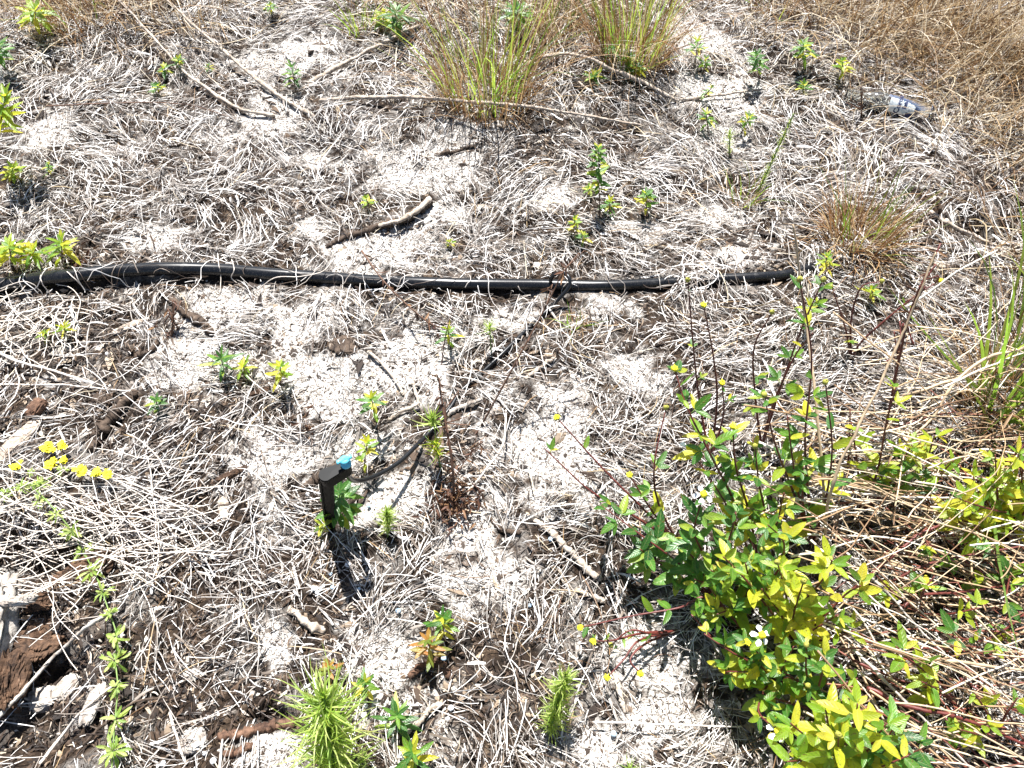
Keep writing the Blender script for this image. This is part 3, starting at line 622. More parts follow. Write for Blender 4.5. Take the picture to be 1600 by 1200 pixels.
chunk('wood_chip', 'pinkish brown bark lump left of the dark bark root', 'wood chip', 58, 637, (.013, .020, .011), 'bark_red', .008, -.4, WCH, 11, .2)
chunk('wood_chip', 'pale flat wood slab fading into the left edge straw', 'wood chip', 28, 690, (.014, .05, .007), 'bark_pale', .008, -.5, WCH, 12, .2)
chunk('wood_chip', 'grey flat bark strip lying above the curled root', 'wood chip', 204, 510, (.030, .008, .006), 'bark_pale', .006, .55, WCH, 13, .2)
chunk('wood_chip', 'black rough soil lump in the sand left of centre', 'soil lump', 540, 538, (.025, .022, .008), 'bark_dark', .0, .2, WCH, 14, .3)
chunk('wood_chip', 'upright pale wood chip poking from straw near the left stalks', 'wood chip', 350, 790, (.010, .03, .006), 'bark_pale', .008, .3, WCH, 15, .2)
chunk('wood_chip', 'cream wood splinter in the straw beside the left vine flowers', 'wood chip', 358, 742, (.030, .006, .005), 'wood_rot', .016, .5, WCH, 16, .2)
chunk('wood_chip', 'orange brown chip in the mulch beside the twin seedlings', 'wood chip', 405, 612, (.02, .006, .005), 'wood_rot', .008, .4, WCH, 17, .2)
chunk('dead_leaf', 'pale round puffball of fibre on the lower left mulch', 'debris', 302, 1158, (.018, .016, .008), 'wood_pale', .004, .4, None, 18, .2)

# fertiliser pellets
PG = 'round pellets scattered on the litter'
def pellet(u, v, r, m, label):
    b = MB(); p = P(u, v, 0); p[2] += .004 + r; ball(b, p, r, .04, 12, (1, 1, .9)); tag(b.build('pellet', M[m], loc=p), label, 'pellet', PG)
for (u, v, s) in [(545, 885, 5.5), (492, 922, 4.5), (497, 928, 4), (507, 917, 3), (633, 844, 4), (5, 1066, 6), (8, 1072, 4), (705, 1108, 5), (700, 1125, 4), (602, 1132, 4), (572, 1104, 4), (616, 704, 4), (435, 767, 4), (482, 775, 4), (322, 1178, 4), (336, 1190, 5), (258, 1194, 4.5), (1046, 1190, 5), (613, 730, 3), (170, 556, 4), (660, 1192, 4), (1190, 520, 4), (1118, 535, 3.5)]:
    pellet(u, v, s * .00105, 'pellet', 'small white round pellet lying loose on the litter')
for (u, v, s) in [(521, 920, 4), (518, 899, 3.5), (562, 922, 3.2), (623, 957, 5), (694, 1030, 5.2), (577, 793, 4), (860, 845, 4.5), (828, 948, 4), (958, 1148, 5), (113, 484, 4), (668, 1040, 4)]:
    pellet(u, v, s * .00105, 'pellet_blue', 'small bluish round pellet lying loose on the litter')

# ------------------------------------------------------------------ weeds
def frame(T):
    T = nrm(T); ref = np.array([0, 0, 1.]) if abs(T[2]) < .95 else np.array([0, 1., 0]); a_ = nrm(np.cross(T, ref)); return a_, np.cross(a_, T)
def weed(label, pts, nodes=4, L=.03, W=.011, m='leaf', stem='brown_stem', top=6, shape='lance', grp='small broad leaved weeds', start=.45, up=.35, name='leafy_weed', r=.0014, per=2, catg='weed'):
    path = pix(pts, 8); o = thing(name, label, catg, path[0], grp)
    fold_ = rng.uniform(.1, .6); L *= rng.uniform(.85, 1.15)
    b = MB(); tube(b, np.vstack([path[0] - [0, 0, .01], path]), np.linspace(r * 1.3, r * .7, len(path) + 1), 6); b.build('stem', M[stem], o)
    b = MB(); ang = rng.uniform(0, 6.28); n = len(path)
    for i in range(nodes):
        f = start + (1 - start) * (i / max(1, nodes - .0)); p = path[int(f * (n - 1))]; k = (per if nodes < 6 else per + 1) if i < nodes - 1 else top
        ang += 1.57 + rng.normal(0, .25); sc = (.75 + .35 * math.sin(3.0 * (i + .6) / nodes)) if nodes > 1 else 1
        for j in range(k):
            a_ = ang + j * 6.283 / k + rng.normal(0, .15); el = rng.normal(up, .18); ll = L * sc * rng.uniform(.75, 1.15)
            d = np.array([math.cos(a_) * math.cos(el), math.sin(a_) * math.cos(el), math.sin(el)])
            leaves(b, p + d * .002, d, [0, 0, 1], ll, W * sc * rng.uniform(.85, 1.15), rng.uniform(.1, .7), fold_, shape, curl=rng.normal(0, .16))
    p = path[-1]
    for j in range(top):
        a_ = ang + .6 + j * 6.283 / top + rng.normal(0, .15); el = rng.uniform(.5, 1.1); ll = L * rng.uniform(.45, .8)
        d = np.array([math.cos(a_) * math.cos(el), math.sin(a_) * math.cos(el), math.sin(el)])
        leaves(b, p, d, [0, 0, 1], ll, W * .7, rng.uniform(.1, .4), .4, shape)
    b.build('leaves', M[m], o); return o
WE = [
 ('small dark weed by the lower end of the diagonal grey branch', [(462, 143, 0), (456, 105, .08)], 4, .026, .011, 'leaf_dark'),
 ('tallest whorled weed standing in the straw above the hose', [(937, 338, 0), (936, 290, .09), (935, 232, .19)], 9, .026, .012, 'leaf'),
 ('short star shaped weed just right of the tall whorled weed', [(952, 338, 0), (953, 315, .05)], 3, .024, .010, 'leaf'),
 ('dense star shaped weed above the hose with drooping yellow tips', [(1010, 338, 0), (1010, 302, .08)], 5, .032, .012, 'leaf'),
 ('tiny yellow edged weed at left of the short pair above the hose', [(896, 368, 0), (898, 342, .055)], 3, .022, .009, 'leaf_yellow'),
 ('tiny green weed at right of the short pair above the hose', [(911, 384, 0), (911, 367, .04)], 3, .02, .009, 'leaf'),
 ('single green weed left of the base of the tall whorled weed', [(925, 300, 0), (919, 294, .03)], 2, .018, .009, 'leaf_yellow'),
 ('small weed with dark stem on the bare strip at top', [(1086, 102, 0), (1090, 65, .09)], 3, .028, .012, 'leaf'),
 ('little green weed right beside the bare strip weed', [(1098, 116, 0), (1103, 92, .05)], 3, .02, .009, 'leaf'),
 ('bushy dark green weed left of the pale leaved one near the top', [(1186, 125, 0), (1182, 86, .11)], 6, .034, .013, 'leaf_dark'),
 ('pale leaved bushy weed standing in the dry grass at upper right', [(1256, 104, 0), (1255, 68, .11)], 6, .034, .014, 'leaf'),
 ('yellowing weed behind the bottle neck', [(1318, 125, 0), (1316, 96, .09)], 4, .032, .012, 'leaf_yellow'),
 ('low green seedling under the pale leaved bushy weed', [(1256, 148, 0), (1256, 132, .04)], 3, .022, .011, 'leaf'),
 ('green tipped weed on a dark curled stalk left of the thin sprig', [(1106, 204, 0), (1104, 178, .06)], 3, .026, .009, 'leaf'),
 ('green tipped weed leaning right on a brown stalk near the sand', [(1158, 208, 0), (1172, 182, .07)], 3, .026, .009, 'leaf'),
 ('tiny two leaved sprout on the pale sand stick', [(1096, 156, 0), (1112, 137, .05)], 2, .016, .008, 'leaf'),
 ('green weed peeking under the arched branch, yellow leaf below', [(928, 128, 0), (928, 118, .04)], 4, .03, .014, 'leaf'),
 ('round leaved weed beneath the right tuft at the branch bend', [(995, 118, 0), (994, 105, .05)], 4, .032, .015, 'leaf'),
 ('dark weed hidden in the base of the upright tuft', [(958, 92, 0), (955, 75, .08)], 4, .032, .014, 'leaf_dark'),
 ('bright weed in the shade under the upright tuft', [(985, 100, 0), (983, 88, .06)], 4, .03, .014, 'leaf'),
 ('long leaved dark green seedling on the sand below the hose', [(350, 582, 0), (346, 560, .07)], 2, .036, .011, 'leaf_dark'),
 ('low yellowish seedling crouching right of the dark long leaved one', [(382, 584, 0), (380, 572, .035)], 3, .028, .009, 'leaf_yellow'),
 ('yellow green seedling with thin shadow on the sand left of centre', [(438, 600, 0), (438, 572, .09)], 4, .03, .012, 'leaf_yellow'),
 ('tiny dark leaved sprout right of the dark bark root', [(246, 640, 0), (244, 625, .04)], 2, .022, .010, 'leaf_dark'),
 ('small sprout in the mulch just under the hose shadow', [(72, 528, 0), (70, 520, .03)], 2, .018, .007, 'leaf_yellow'),
 ('pointed little sprout in the mulch near the left hose bend', [(100, 522, 0), (100, 512, .04)], 3, .022, .007, 'leaf_yellow'),
 ('thin red stemmed seedling with three leaves above the nozzle', [(588, 660, 0), (584, 640, .06), (580, 622, .13)], 3, .03, .012, 'leaf'),
 ('thin tall seedling with yellow leaves rising behind the drip tube', [(568, 752, 0), (570, 720, .05), (574, 690, .1)], 3, .022, .010, 'leaf_yellow'),
 ('dark glossy leafy weed growing against the sprinkler stake', [(532, 835, 0), (531, 800, .07), (530, 768, .14)], 7, .042, .018, 'leaf_dark'),
 ('tiny yellow sprout at the foot of the sprinkler stake', [(503, 832, 0), (504, 818, .03)], 3, .018, .008, 'leaf_yellow'),
 ('pointed green weed on the sand edge behind the orange leaved one', [(694, 1000, 0), (691, 964, .08)], 4, .028, .010, 'leaf'),
 ('orange and green rosette weed beside a bluish pellet', [(678, 1035, 0), (668, 1000, .08)], 4, .032, .011, 'leaf_red'),
 ('spreading dark rosette weed above the bottom edge weed', [(622, 1140, 0), (620, 1118, .06)], 3, .032, .012, 'leaf_dark'),
 ('star shaped weed with long leaves cut by the bottom edge', [(645, 1205, 0), (645, 1176, .08)], 4, .038, .012, 'leaf'),
 ('small rounded sprout right above the big feathery plant', [(571, 1085, 0), (570, 1066, .05)], 2, .022, .010, 'leaf'),
 ('dark reddish sprout behind the crown of the big feathery plant', [(516, 1058, 0), (514, 1040, .05)], 3, .024, .008, 'leaf_red'),
 ('yellow green weed between the two pale top left branches', [(280, 106, 0), (278, 92, .05)], 4, .024, .011, 'leaf'),
 ('flat little weed left of the weed between the pale branches', [(258, 116, 0), (257, 106, .03)], 3, .022, .010, 'leaf'),
 ('lowest of the little weeds under the pale top left branches', [(248, 146, 0), (246, 134, .04)], 4, .024, .009, 'leaf'),
 ('tiny sprout with brown stem right of the pale left branch', [(328, 112, 0), (326, 102, .03)], 2, .014, .006, 'leaf'),
 ('rounded green weed at the left edge above the brown stalks', [(18, 284, 0), (20, 262, .05)], 6, .030, .013, 'leaf_yellow'),
 ('thin brown stalked sprout next to the rounded left edge weed', [(76, 280, 0), (76, 256, .06)], 3, .018, .008, 'leaf'),
 ('bright weed rosette just above the left bend of the hose', [(97, 412, 0), (96, 380, .08)], 5, .040, .014, 'leaf_yellow'),
 ('broad leaved weed in the left corner above the hose', [(20, 415, 0), (14, 385, .09)], 6, .040, .016, 'leaf_yellow'),
 ('green weed between the two larger weeds above the hose bend', [(55, 412, 0), (50, 392, .06)], 5, .034, .012, 'leaf_yellow'),
 ('dark green weed at the top edge beside the diagonal branch', [(625, 48, 0), (618, 20, .10)], 6, .045, .017, 'leaf_dark'),
 ('yellow leaved weed just left of the dark top edge weed', [(600, 40, 0), (598, 22, .06)], 4, .04, .017, 'leaf_yellow'),
 ('dark broad leaved plant behind the green blades of the central tuft', [(810, 45, 0), (808, 15, .12)], 7, .05, .02, 'leaf_dark'),
 ('large yellow green plant hanging in from the upper left edge', [(-5, 260, 0), (0, 200, .15), (8, 150, .22)], 8, .055, .018, 'leaf_yellow'),
 ('yellow green shrub top poking through the top left corner', [(55, 40, 0), (55, 15, .12)], 7, .05, .018, 'leaf_yellow'),
 ('dark green weed at the left edge below the corner shrub', [(-5, 110, 0), (-2, 70, .12)], 6, .045, .016, 'leaf_dark'),
 ('small yellow weed near the buried right end of the hose', [(1262, 495, 0), (1266, 478, .10)], 4, .028, .010, 'leaf_yellow'),
 ('slim upright yellowish weed standing by the right hose end', [(1290, 430, 0), (1292, 402, .12)], 5, .026, .008, 'leaf_yellow'),
 ('small bright weed beside the dark stub on the right', [(1365, 470, 0), (1362, 452, .05)], 3, .022, .010, 'leaf_yellow'),
 ('faint small sprout at the top edge left of the sand', [(424, 20, 0), (422, 8, .05)], 3, .022, .01, 'leaf'),
 ('two leaved sprout on red thread stem right of the drip tube', [(704, 545, 0), (700, 515, .07)], 3, .022, .009, 'leaf'),
 ('tiny yellow sprout in the straw above the dark log', [(578, 325, 0), (572, 310, .05)], 2, .020, .010, 'leaf_yellow'),
 ('yellow flecked sprout in the sand above the hose centre', [(704, 385, 0), (703, 378, .02)], 2, .012, .008, 'leaf_yellow'),
]
for wd in WE: weed(wd[0], wd[1], wd[2], wd[3] * 1.05, wd[4] * 1.2, wd[5])

def feathery(label, pts, n, L, W, spread=.5, grp='feathery green seedlings', m='feather', r=.002, start=.1, dense_top=True, name='feathery_weed'):
    path = pix(pts, 10); o = thing(name, label, 'weed', path[0], grp)
    b = MB(); tube(b, np.vstack([path[0] - [0, 0, .01], path]), np.linspace(r, r * .6, len(path) + 1), 6); b.build('stem', M['green_stem'], o)
    f = start + (1 - start) * rng.random(n) ** (.75 if dense_top else 1.0); f.sort(); idx = f * (len(path) - 1); i0 = np.minimum(idx.astype(int), len(path) - 2)
    p = path[i0] + (path[i0 + 1] - path[i0]) * (idx - i0)[:, None]
    T = nrm(path[-1] - path[0]); A, B = frame(T); ph = np.arange(n) * 2.39996 + rng.normal(0, .3, n)
    el = rng.normal(spread, .34, n) + .7 * (f > .93)
    d = (np.cos(ph) * np.cos(el))[:, None] * A + (np.sin(ph) * np.cos(el))[:, None] * B + np.sin(el)[:, None] * T
    b = MB(); leaves(b, p, d, T, L * rng.uniform(.35, 1.25, n) * (1 - .45 * (f > .93)) * np.clip(.55 + 1.2 * (1 - f) + .3, .6, 1.1), W * rng.uniform(.7, 1.2, n), rng.normal(-.15, .35, n), .3, 'blade', 7, rng.normal(0, .28, n))
    b.build('leaves', M[m], o)
feathery('big pale feathery plant filling the bottom edge left of centre', [(530, 1240, 0), (518, 1170, .12), (505, 1085, .20)], 470, .070, .0038, .35, r=.0045, start=.0)
feathery('medium bushy feathery plant leaning right near the bottom centre', [(858, 1150, 0), (868, 1110, .07), (885, 1052, .15)], 420, .030, .0026, .45, r=.0025)
feathery('small round feathery seedling right of the sprinkler stake', [(606, 838, 0), (606, 815, .05), (604, 797, .09)], 260, .022, .0019, .5)
feathery('tiny feathery seedling standing alone on the sand below the hose', [(768, 556, 0), (766, 525, .06), (765, 508, .08)], 60, .026, .0018, .3, start=.55)
feathery('two tiered feathery seedling covering the drip tube, upper one', [(684, 700, 0), (680, 675, .08), (675, 650, .13)], 60, .034, .0030, .35, start=.7)
feathery('ragged yellowish feathery seedling just below the two tiered one', [(690, 735, 0), (684, 710, .06), (680, 690, .09)], 60, .030, .0028, .2, start=.4, m='leaf_yellow')
feathery('tall slender feathery sprig leaning right below the pale leaved weed', [(1182, 305, 0), (1205, 255, .12), (1240, 178, .26)], 210, .020, .0016, .9, r=.0025, dense_top=False)
feathery('little feathery seedling left of the slender sprig', [(1140, 245, 0), (1140, 222, .05), (1140, 205, .07)], 90, .022, .0020, .6)
feathery('faint feathery seedling cut by the bottom edge near centre', [(985, 1215, 0), (985, 1200, .05)], 60, .020, .0016, .3)
feathery('curly green feathery tuft in the shade left of the bottom centre', [(560, 1200, 0), (572, 1180, .04)], 50, .02, .0018, .3)

def dead_stalk(label, pts, r=.002, n=10, L=.02, m='brown_stem', clump=.5, twigs=3, base_leaves=0):
    path = pix(pts, 9); o = thing('dead_stalk', label, 'dead stalk', path[0], 'dead brown stalks')
    b = MB(); tube(b, path, np.linspace(r, r * .5, len(path)), 6, .1)
    o2 = []
    for k in range(twigs):
        i = int(rng.uniform(.35, .9) * len(path)); p = path[i]; d = nrm(nrm(path[-1] - path[0]) + rng.normal(0, .6, 3)); q = np.array([p, p + d * .02, p + d * .045 + [0, 0, .004]]); tube(b, cat(q, 4), r * .45, 5); o2.append(q[-1])
    b.build('stem', M[m], o); b = MB()
    i = (rng.random(n) ** clump * (len(path) - 1)).astype(int); p = path[i]
    if o2: p = np.vstack([p, np.array(o2)])
    d = rng.normal(0, 1, (len(p), 3)); d[:, 2] = d[:, 2] * .5 - .4
    leaves(b, p, d, rng.normal(0, 1, (len(p), 3)) + [0, 0, 1], L * rng.uniform(.5, 1.2, len(p)), L * .35, rng.uniform(-.3, .9, len(p)), .8, 'lance', 7, rng.normal(0, .4, len(p)))
    if base_leaves:
        pb = path[0] + np.column_stack([rng.normal(0, .024, base_leaves), rng.normal(0, .024, base_leaves), rng.uniform(.0, .035, base_leaves)])
        leaves(b, pb, rng.normal(0, 1, (base_leaves, 3)), rng.normal(0, 1, (base_leaves, 3)), .018, .007, rng.uniform(-.3, .9, base_leaves), .8, 'lance')
    b.build('withered_leaves', M['dead_leaf'], o)
dead_stalk('dark brown upright dead stalk with withered base right of the tube', [(710, 790, 0), (708, 740, .08), (700, 680, .14), (690, 625, .18), (686, 590, .2)], .0030, 44, .015, clump=1.0, twigs=7, base_leaves=260)
dead_stalk('dead side branch with curled tip beside the dark upright stalk', [(712, 745, .02), (730, 715, .05), (752, 690, .08)], .0014, 12, .018, clump=.3)
dead_stalk('long thin dead stem rising to the tube loop over the hose', [(752, 665, 0), (785, 605, .08), (812, 555, .14), (842, 500, .2), (865, 455, .25), (880, 425, .28), (905, 395, .3)], .0022, 12, .022)
dead_stalk('dark reddish dead stem slanting down across the hose middle', [(565, 392, .10), (600, 440, .08), (640, 480, .05), (680, 512, .02), (705, 525, .0)], .0022, 26, .022, clump=.9)
dead_stalk('slender dead stem crossing the sand right of the tube', [(690, 570, 0), (695, 530, .06), (708, 480, .12)], .0012, 4, .012, m='red_stem')
dead_stalk('brown withered leaf clump on the mulch near the curved root', [(268, 525, 0), (270, 500, .03), (262, 482, .05)], .003, 34, .018, clump=1, base_leaves=10)
dead_stalk('rusty withered leaf rosette on the white sand left of the stake', [(480, 680, 0), (480, 672, .01), (481, 668, .015)], .0015, 26, .018, clump=1, base_leaves=16)
dead_stalk('rusty brown leaf litter clump above the left hose bend', [(120, 420, 0), (122, 412, .01), (124, 408, .02)], .002, 26, .028, clump=1, base_leaves=30)
dead_stalk('dark broken stalk standing left of the bottle neck', [(1346, 185, 0), (1346, 165, .05), (1345, 135, .1)], .003, 10, .014)
dead_stalk('brown forked stalk rising at the left of the right edge grass', [(1380, 690, 0), (1405, 560, .2), (1425, 480, .3), (1470, 380, .4)], .0032, 22, .02, m='red_stem', twigs=6)
dead_stalk('brown bristly stalk standing next to the forked stalk', [(1395, 640, 0), (1402, 560, .12), (1412, 505, .2)], .003, 30, .014, m='red_stem', clump=.4)

# ------------------------------------------------------------------ creeping vine with whorls and yellow flowers at left
def vine(label, pts, nodes, r=.0013, fl=()):
    pts = [(u, v, h + .018) for u, v, h in pts]; nodes = [(u, v, h + .02, s) for u, v, h, s in nodes]
    path = pix(pts, 10); o = thing('creeping_vine', label, 'vine', path[0], 'creeping plants at the lower left')
    if len(path) > 2: b = MB(); tube(b, path, r, 6); b.build('stem', M['green_stem'], o)
    for (u, v, h, s) in nodes:
        s = s * 1.12; p = P(u, v, h); b = MB(); n = int(rng.integers(15, 26)); s = s * rng.uniform(.65, 1.05); p = p + rng.normal(0, .003, 3); ph = np.arange(n) * 2.4 + rng.normal(0, .5, n); el = rng.uniform(-.3, 1.1, n)
        d = np.stack([np.cos(ph) * np.cos(el), np.sin(ph) * np.cos(el), np.sin(el)], 1)
        leaves(b, p + d * .002, d, [[0, 0, 1]] * n, s * rng.uniform(.4, 1.15, n), s * .30, rng.uniform(.1, .9, n), .5, 'spoon', 7, rng.normal(0, .35, n)); b.build('leaf_whorl', M['feather'], o)
    for (u, v, h, s) in fl:
        p = P(u, v, h); b = MB()
        for k in range(16):
            q = p + np.array([rng.normal(0, s * .45), rng.normal(0, s * .45), rng.uniform(0, s * .6)]); n = 5; ph = np.arange(n) * 1.256 + rng.uniform(0, 6); el = rng.uniform(.0, .7, n)
            d = np.stack([np.cos(ph) * np.cos(el), np.sin(ph) * np.cos(el), np.sin(el)], 1); leaves(b, np.repeat(q[None], n, 0), d, [[0, 0, 1]] * n, .0058, .0042, .3, .2, 'round', 5)
        b.build('flower_cluster', M['yellow'], o)
vine('long creeping vine with green whorls trailing down the lower left', [(50, 760, .02), (75, 785, .03), (108, 825, .035), (130, 862, .035), (147, 893, .035), (160, 925, .035), (170, 955, .03), (182, 992, .025), (181, 1035, .02), (184, 1075, .02), (180, 1122, .02), (176, 1175, .02), (172, 1240, .02)],
     [(87, 802, .03, .015), (113, 830, .035, .016), (130, 862, .035, .017), (147, 893, .035, .018), (160, 924, .035, .019), (168, 957, .03, .018), (181, 991, .025, .020), (181, 1036, .02, .020), (184, 1077, .02, .021), (179, 1124, .02, .022), (176, 1176, .02, .022)])
vine('leafy green end of the vine beneath the yellow flower heads', [(0, 768, .01), (30, 760, .02), (50, 757, .025), (70, 752, .02), (95, 735, .02)],
     [(40, 762, .02, .015), (56, 756, .025, .016), (68, 758, .02, .014), (8, 772, .01, .013), (97, 735, .02, .014), (45, 740, .02, .010), (66, 783, .02, .014)])
for (u, v, s, lab) in [(76, 700, .013, 'yellow flower cluster standing highest in the lower left straw'), (97, 697, .008, 'small faded yellow bloom right of the highest flower cluster'),
                       (26, 731, .012, 'yellow flower cluster nearest the left edge'), (80, 726, .013, 'yellow flower cluster between the highest and the row of three'),
                       (129, 736, .012, 'first bloom from left in the row of three yellow flowers'), (150, 740, .011, 'middle bloom in the row of three yellow flowers'), (169, 742, .012, 'last bloom at right in the row of three yellow flowers'),
                       (100, 720, .007, 'small greenish yellow bud above the leafy vine end')]:
    s *= .78; o = thing('yellow_flower', lab, 'flower', P(u, v + 8, 0), 'yellow flowers at the lower left'); b = MB(); tube(b, pix([(u, v + 8, 0), (u + 1, v + 4, .015), (u, v, .03)], 4), .0009, 5); b.build('stem', M['green_stem'], o)
    p = P(u, v, .03); b = MB()
    for k in range(18):
        q = p + np.array([rng.normal(0, s * .42), rng.normal(0, s * .42), rng.uniform(-.2, .6) * s]); n = 5; ph = np.arange(n) * 1.256 + rng.uniform(0, 6); el = rng.uniform(.0, .7, n)
        d = np.stack([np.cos(ph) * np.cos(el), np.sin(ph) * np.cos(el), np.sin(el)], 1); leaves(b, np.repeat(q[None], n, 0), d, [[0, 0, 1]] * n, .0060, .0045, .3, .2, 'round', 5)
    b.build('petals', M['yellow'], o)

# ------------------------------------------------------------------ flowering bushy weeds at right (three-part leaves, red stems, white and yellow heads)
def trifol(b, p, d, L, W, pet=.012, sb=None):
    """stalked leaf of three leaflets"""
    d = nrm(d); side = nrm(np.cross(d, [0, 0, 1.])); q = p + d * pet
    if sb is not None: tube(sb, [p, q], .0009, 5)
    tl = rng.normal(0, .3, 3)
    for a_, s in ((0, 1), (.95, .72), (-.95, .72)):
        e = nrm(d * math.cos(a_) + side * math.sin(a_) + [0, 0, rng.normal(0, .12)])
        leaves(b, q, e, np.array([0, 0, 1.]) + side * tl[0] + d * tl[1] * .8, L * s * rng.uniform(.85, 1.15), W * s * rng.uniform(.85, 1.15), rng.uniform(.0, .4), .3, 'ovate', 9, rng.normal(0, .08))
def head(o, p, kind, n=5, T=(0, 0, 1)):
    if kind == 'white':
        b = MB(); ball(b, p + [0, 0, .003], .0062, .06, 12, (1, 1, .8)); f = b.build('flower_head', M['yellow'], o)
        b = MB(); ph = np.arange(n) * 6.283 / n + rng.uniform(0, 6); el = rng.uniform(-.5, .15, n)
        d = np.stack([np.cos(ph) * np.cos(el), np.sin(ph) * np.cos(el), np.sin(el)], 1)
        leaves(b, np.repeat(p[None], n, 0) + d * .003, d, [[0, 0, 1]] * n, .0145, .011, rng.uniform(.0, .35, n), .15, 'spoon', 6)
        pe = b.build('petals', M['white_petal'], f, loc=np.array(o['_o']))
    elif kind == 'yellow':
        b = MB(); ball(b, p + [0, 0, .001], .0048, .14, 12, (1, 1, .8)); m8 = 12; ph = np.arange(m8) * .5236; d = np.stack([np.cos(ph), np.sin(ph), .5 + 0 * ph], 1)
        leaves(b, np.repeat(p[None], m8, 0) + [0, 0, .002], d, [[0, 0, 1]] * m8, rng.uniform(.004, .008, m8), .003, .2, .3, 'lance', 5); fh = b.build('flower_head', M['yellow'], o)
        b = MB(); d[:, 2] = .1; leaves(b, np.repeat(p[None], m8, 0) - [0, 0, .002], d, [[0, 0, 1]] * m8, .0075, .003, -.3, .3, 'lance', 5); b.build('bracts', M['green_blade'], fh, loc=np.array(o['_o']))
    else:
        b = MB(); ball(b, p, .0048, .10, 8, (1, 1, 1.2)); b.build('flower_bud', M['bud'], o)
def bush(label, root, stems, grp='flowering red stemmed weeds', m='leaf', sp=.046, L=.052, W=.029, name='flowering_weed', lf=1.0):
    p0 = P(root[0], root[1], 0); o = thing(name, label, 'weed', p0, grp); fol = MB(); pts_ = MB()
    for (st, kind) in stems:
        path = np.vstack([[p0], [P(*q) for q in st]]); path = cat(path, 10); ln = np.linalg.norm(np.diff(path, axis=0), axis=1).sum()
        b = MB(); tube(b, path, np.linspace(.0026, .0011, len(path)), 7, .06); b.build('stem', M['red_stem'], o)
        k = max(2, int(ln / sp)); ang = rng.uniform(0, 3.14)
        for j in range(1, k + 1):
            f = j / k; i_ = min(len(path) - 2, int((.12 + .88 * f) * (len(path) - 1))); p = path[i_]; T = nrm(path[i_ + 1] - path[i_]); A, B = frame(T); ang += 1.57
            for sgn in (0, math.pi):
                if rng.random() > lf: continue
                d = A * math.cos(ang + sgn) + B * math.sin(ang + sgn) + T * .45 + [0, 0, .15]; s = (1.05 - .45 * f) * rng.uniform(.8, 1.15)
                if rng.random() < .6: trifol(fol, p, d, L * s, W * s, .014 * s, fol)
                else: leaves(fol, p, nrm(d), [rng.normal(0, .3), rng.normal(0, .3), 1.], L * s * 1.1, W * s, rng.uniform(0, .4), .3, 'ovate', 9)
        if kind: head(o, path[-1] + nrm(path[-1] - path[-2]) * .004, kind)
    fol.build('leaves', M[m], o)
    return o
bush('bushy white flowered weed at the left front of the right hand patch', (1115, 935),
     [([(1060, 880, .09), (1000, 835, .13), (940, 790, .14)], None), ([(1030, 880, .08), (1000, 858, .12)], None), ([(1090, 880, .12), (1060, 850, .18)], None),
      ([(1100, 870, .14), (1085, 830, .20), (1098, 776, .27)], 'white'), ([(1120, 880, .12), (1140, 840, .18), (1150, 800, .22)], None), ([(1160, 900, .12), (1190, 860, .2)], 'bud')], m='leaf_dark')
bush('leaning weed whose bare red stems reach over the central sand', (1060, 850),
     [([(1000, 790, .08), (940, 730, .14), (872, 655, .20)], 'yellow'), ([(980, 800, .06), (920, 765, .1), (852, 702, .15)], None), ([(1030, 790, .10), (1022, 730, .18), (1040, 640, .26)], 'bud'), ([(1020, 800, .1), (985, 745, .16)], 'yellow')], lf=.35, sp=.06, L=.04, W=.022)
bush('tall weed with bright yellow leaf tips behind the white flowered one', (1185, 880),
     [([(1150, 790, .16), (1115, 720, .28), (1075, 640, .36), (1055, 580, .4)], 'yellow'), ([(1170, 800, .16), (1150, 730, .26), (1145, 670, .32)], 'yellow'), ([(1195, 810, .15), (1185, 750, .24), (1180, 700, .3)], 'bud'),
      ([(1210, 830, .12), (1225, 770, .24)], None), ([(1160, 840, .12), (1130, 780, .2), (1079, 703, .28)], 'white')], lf=.7, L=.046, W=.026)
bush('leafy weed with a stem rising to the hose line', (1270, 850),
     [([(1262, 760, .16), (1258, 680, .26), (1268, 560, .38), (1250, 440, .5)], 'bud'), ([(1240, 770, .16), (1210, 690, .28), (1195, 620, .36)], 'bud'), ([(1290, 780, .14), (1300, 700, .26), (1290, 600, .36)], 'bud'), ([(1255, 790, .14), (1255, 730, .24)], None), ([(1245, 760, .18), (1230, 650, .32)], None)], lf=.5, L=.046, W=.026)
bush('yellowing sparse weed standing in front of the forked stalk', (1345, 800),
     [([(1340, 730, .12), (1330, 660, .2)], None), ([(1370, 740, .12), (1385, 660, .24), (1400, 605, .3)], None), ([(1380, 770, .08), (1410, 720, .14), (1425, 695, .18)], None)], m='leaf_yellow', lf=.7)
bush('dense yellow green weed in the middle of the right hand patch', (1235, 1000),
     [([(1200, 950, .12), (1160, 900, .2), (1130, 870, .25)], None), ([(1230, 940, .14), (1215, 880, .26)], 'bud'), ([(1250, 950, .12), (1290, 900, .22), (1300, 875, .28)], None),
      ([(1270, 980, .1), (1320, 930, .18), (1345, 915, .22)], None), ([(1220, 960, .12), (1190, 920, .2)], None), ([(1260, 990, .1), (1310, 960, .16)], None), ([(1290, 1000, .1), (1335, 985, .14)], None), ([(1240, 960, .14), (1255, 910, .24)], 'bud')], m='leaf_yellow', lf=.8)
bush('low weed sending one long red stem left onto the sand', (1175, 1000),
     [([(1110, 935, .1), (1060, 950, .1), (990, 962, .09), (910, 980, .07)], 'yellow'), ([(1140, 960, .1), (1110, 920, .14)], None), ([(1130, 1010, .09), (1080, 960, .12)], None)], lf=.35, L=.042, W=.024)
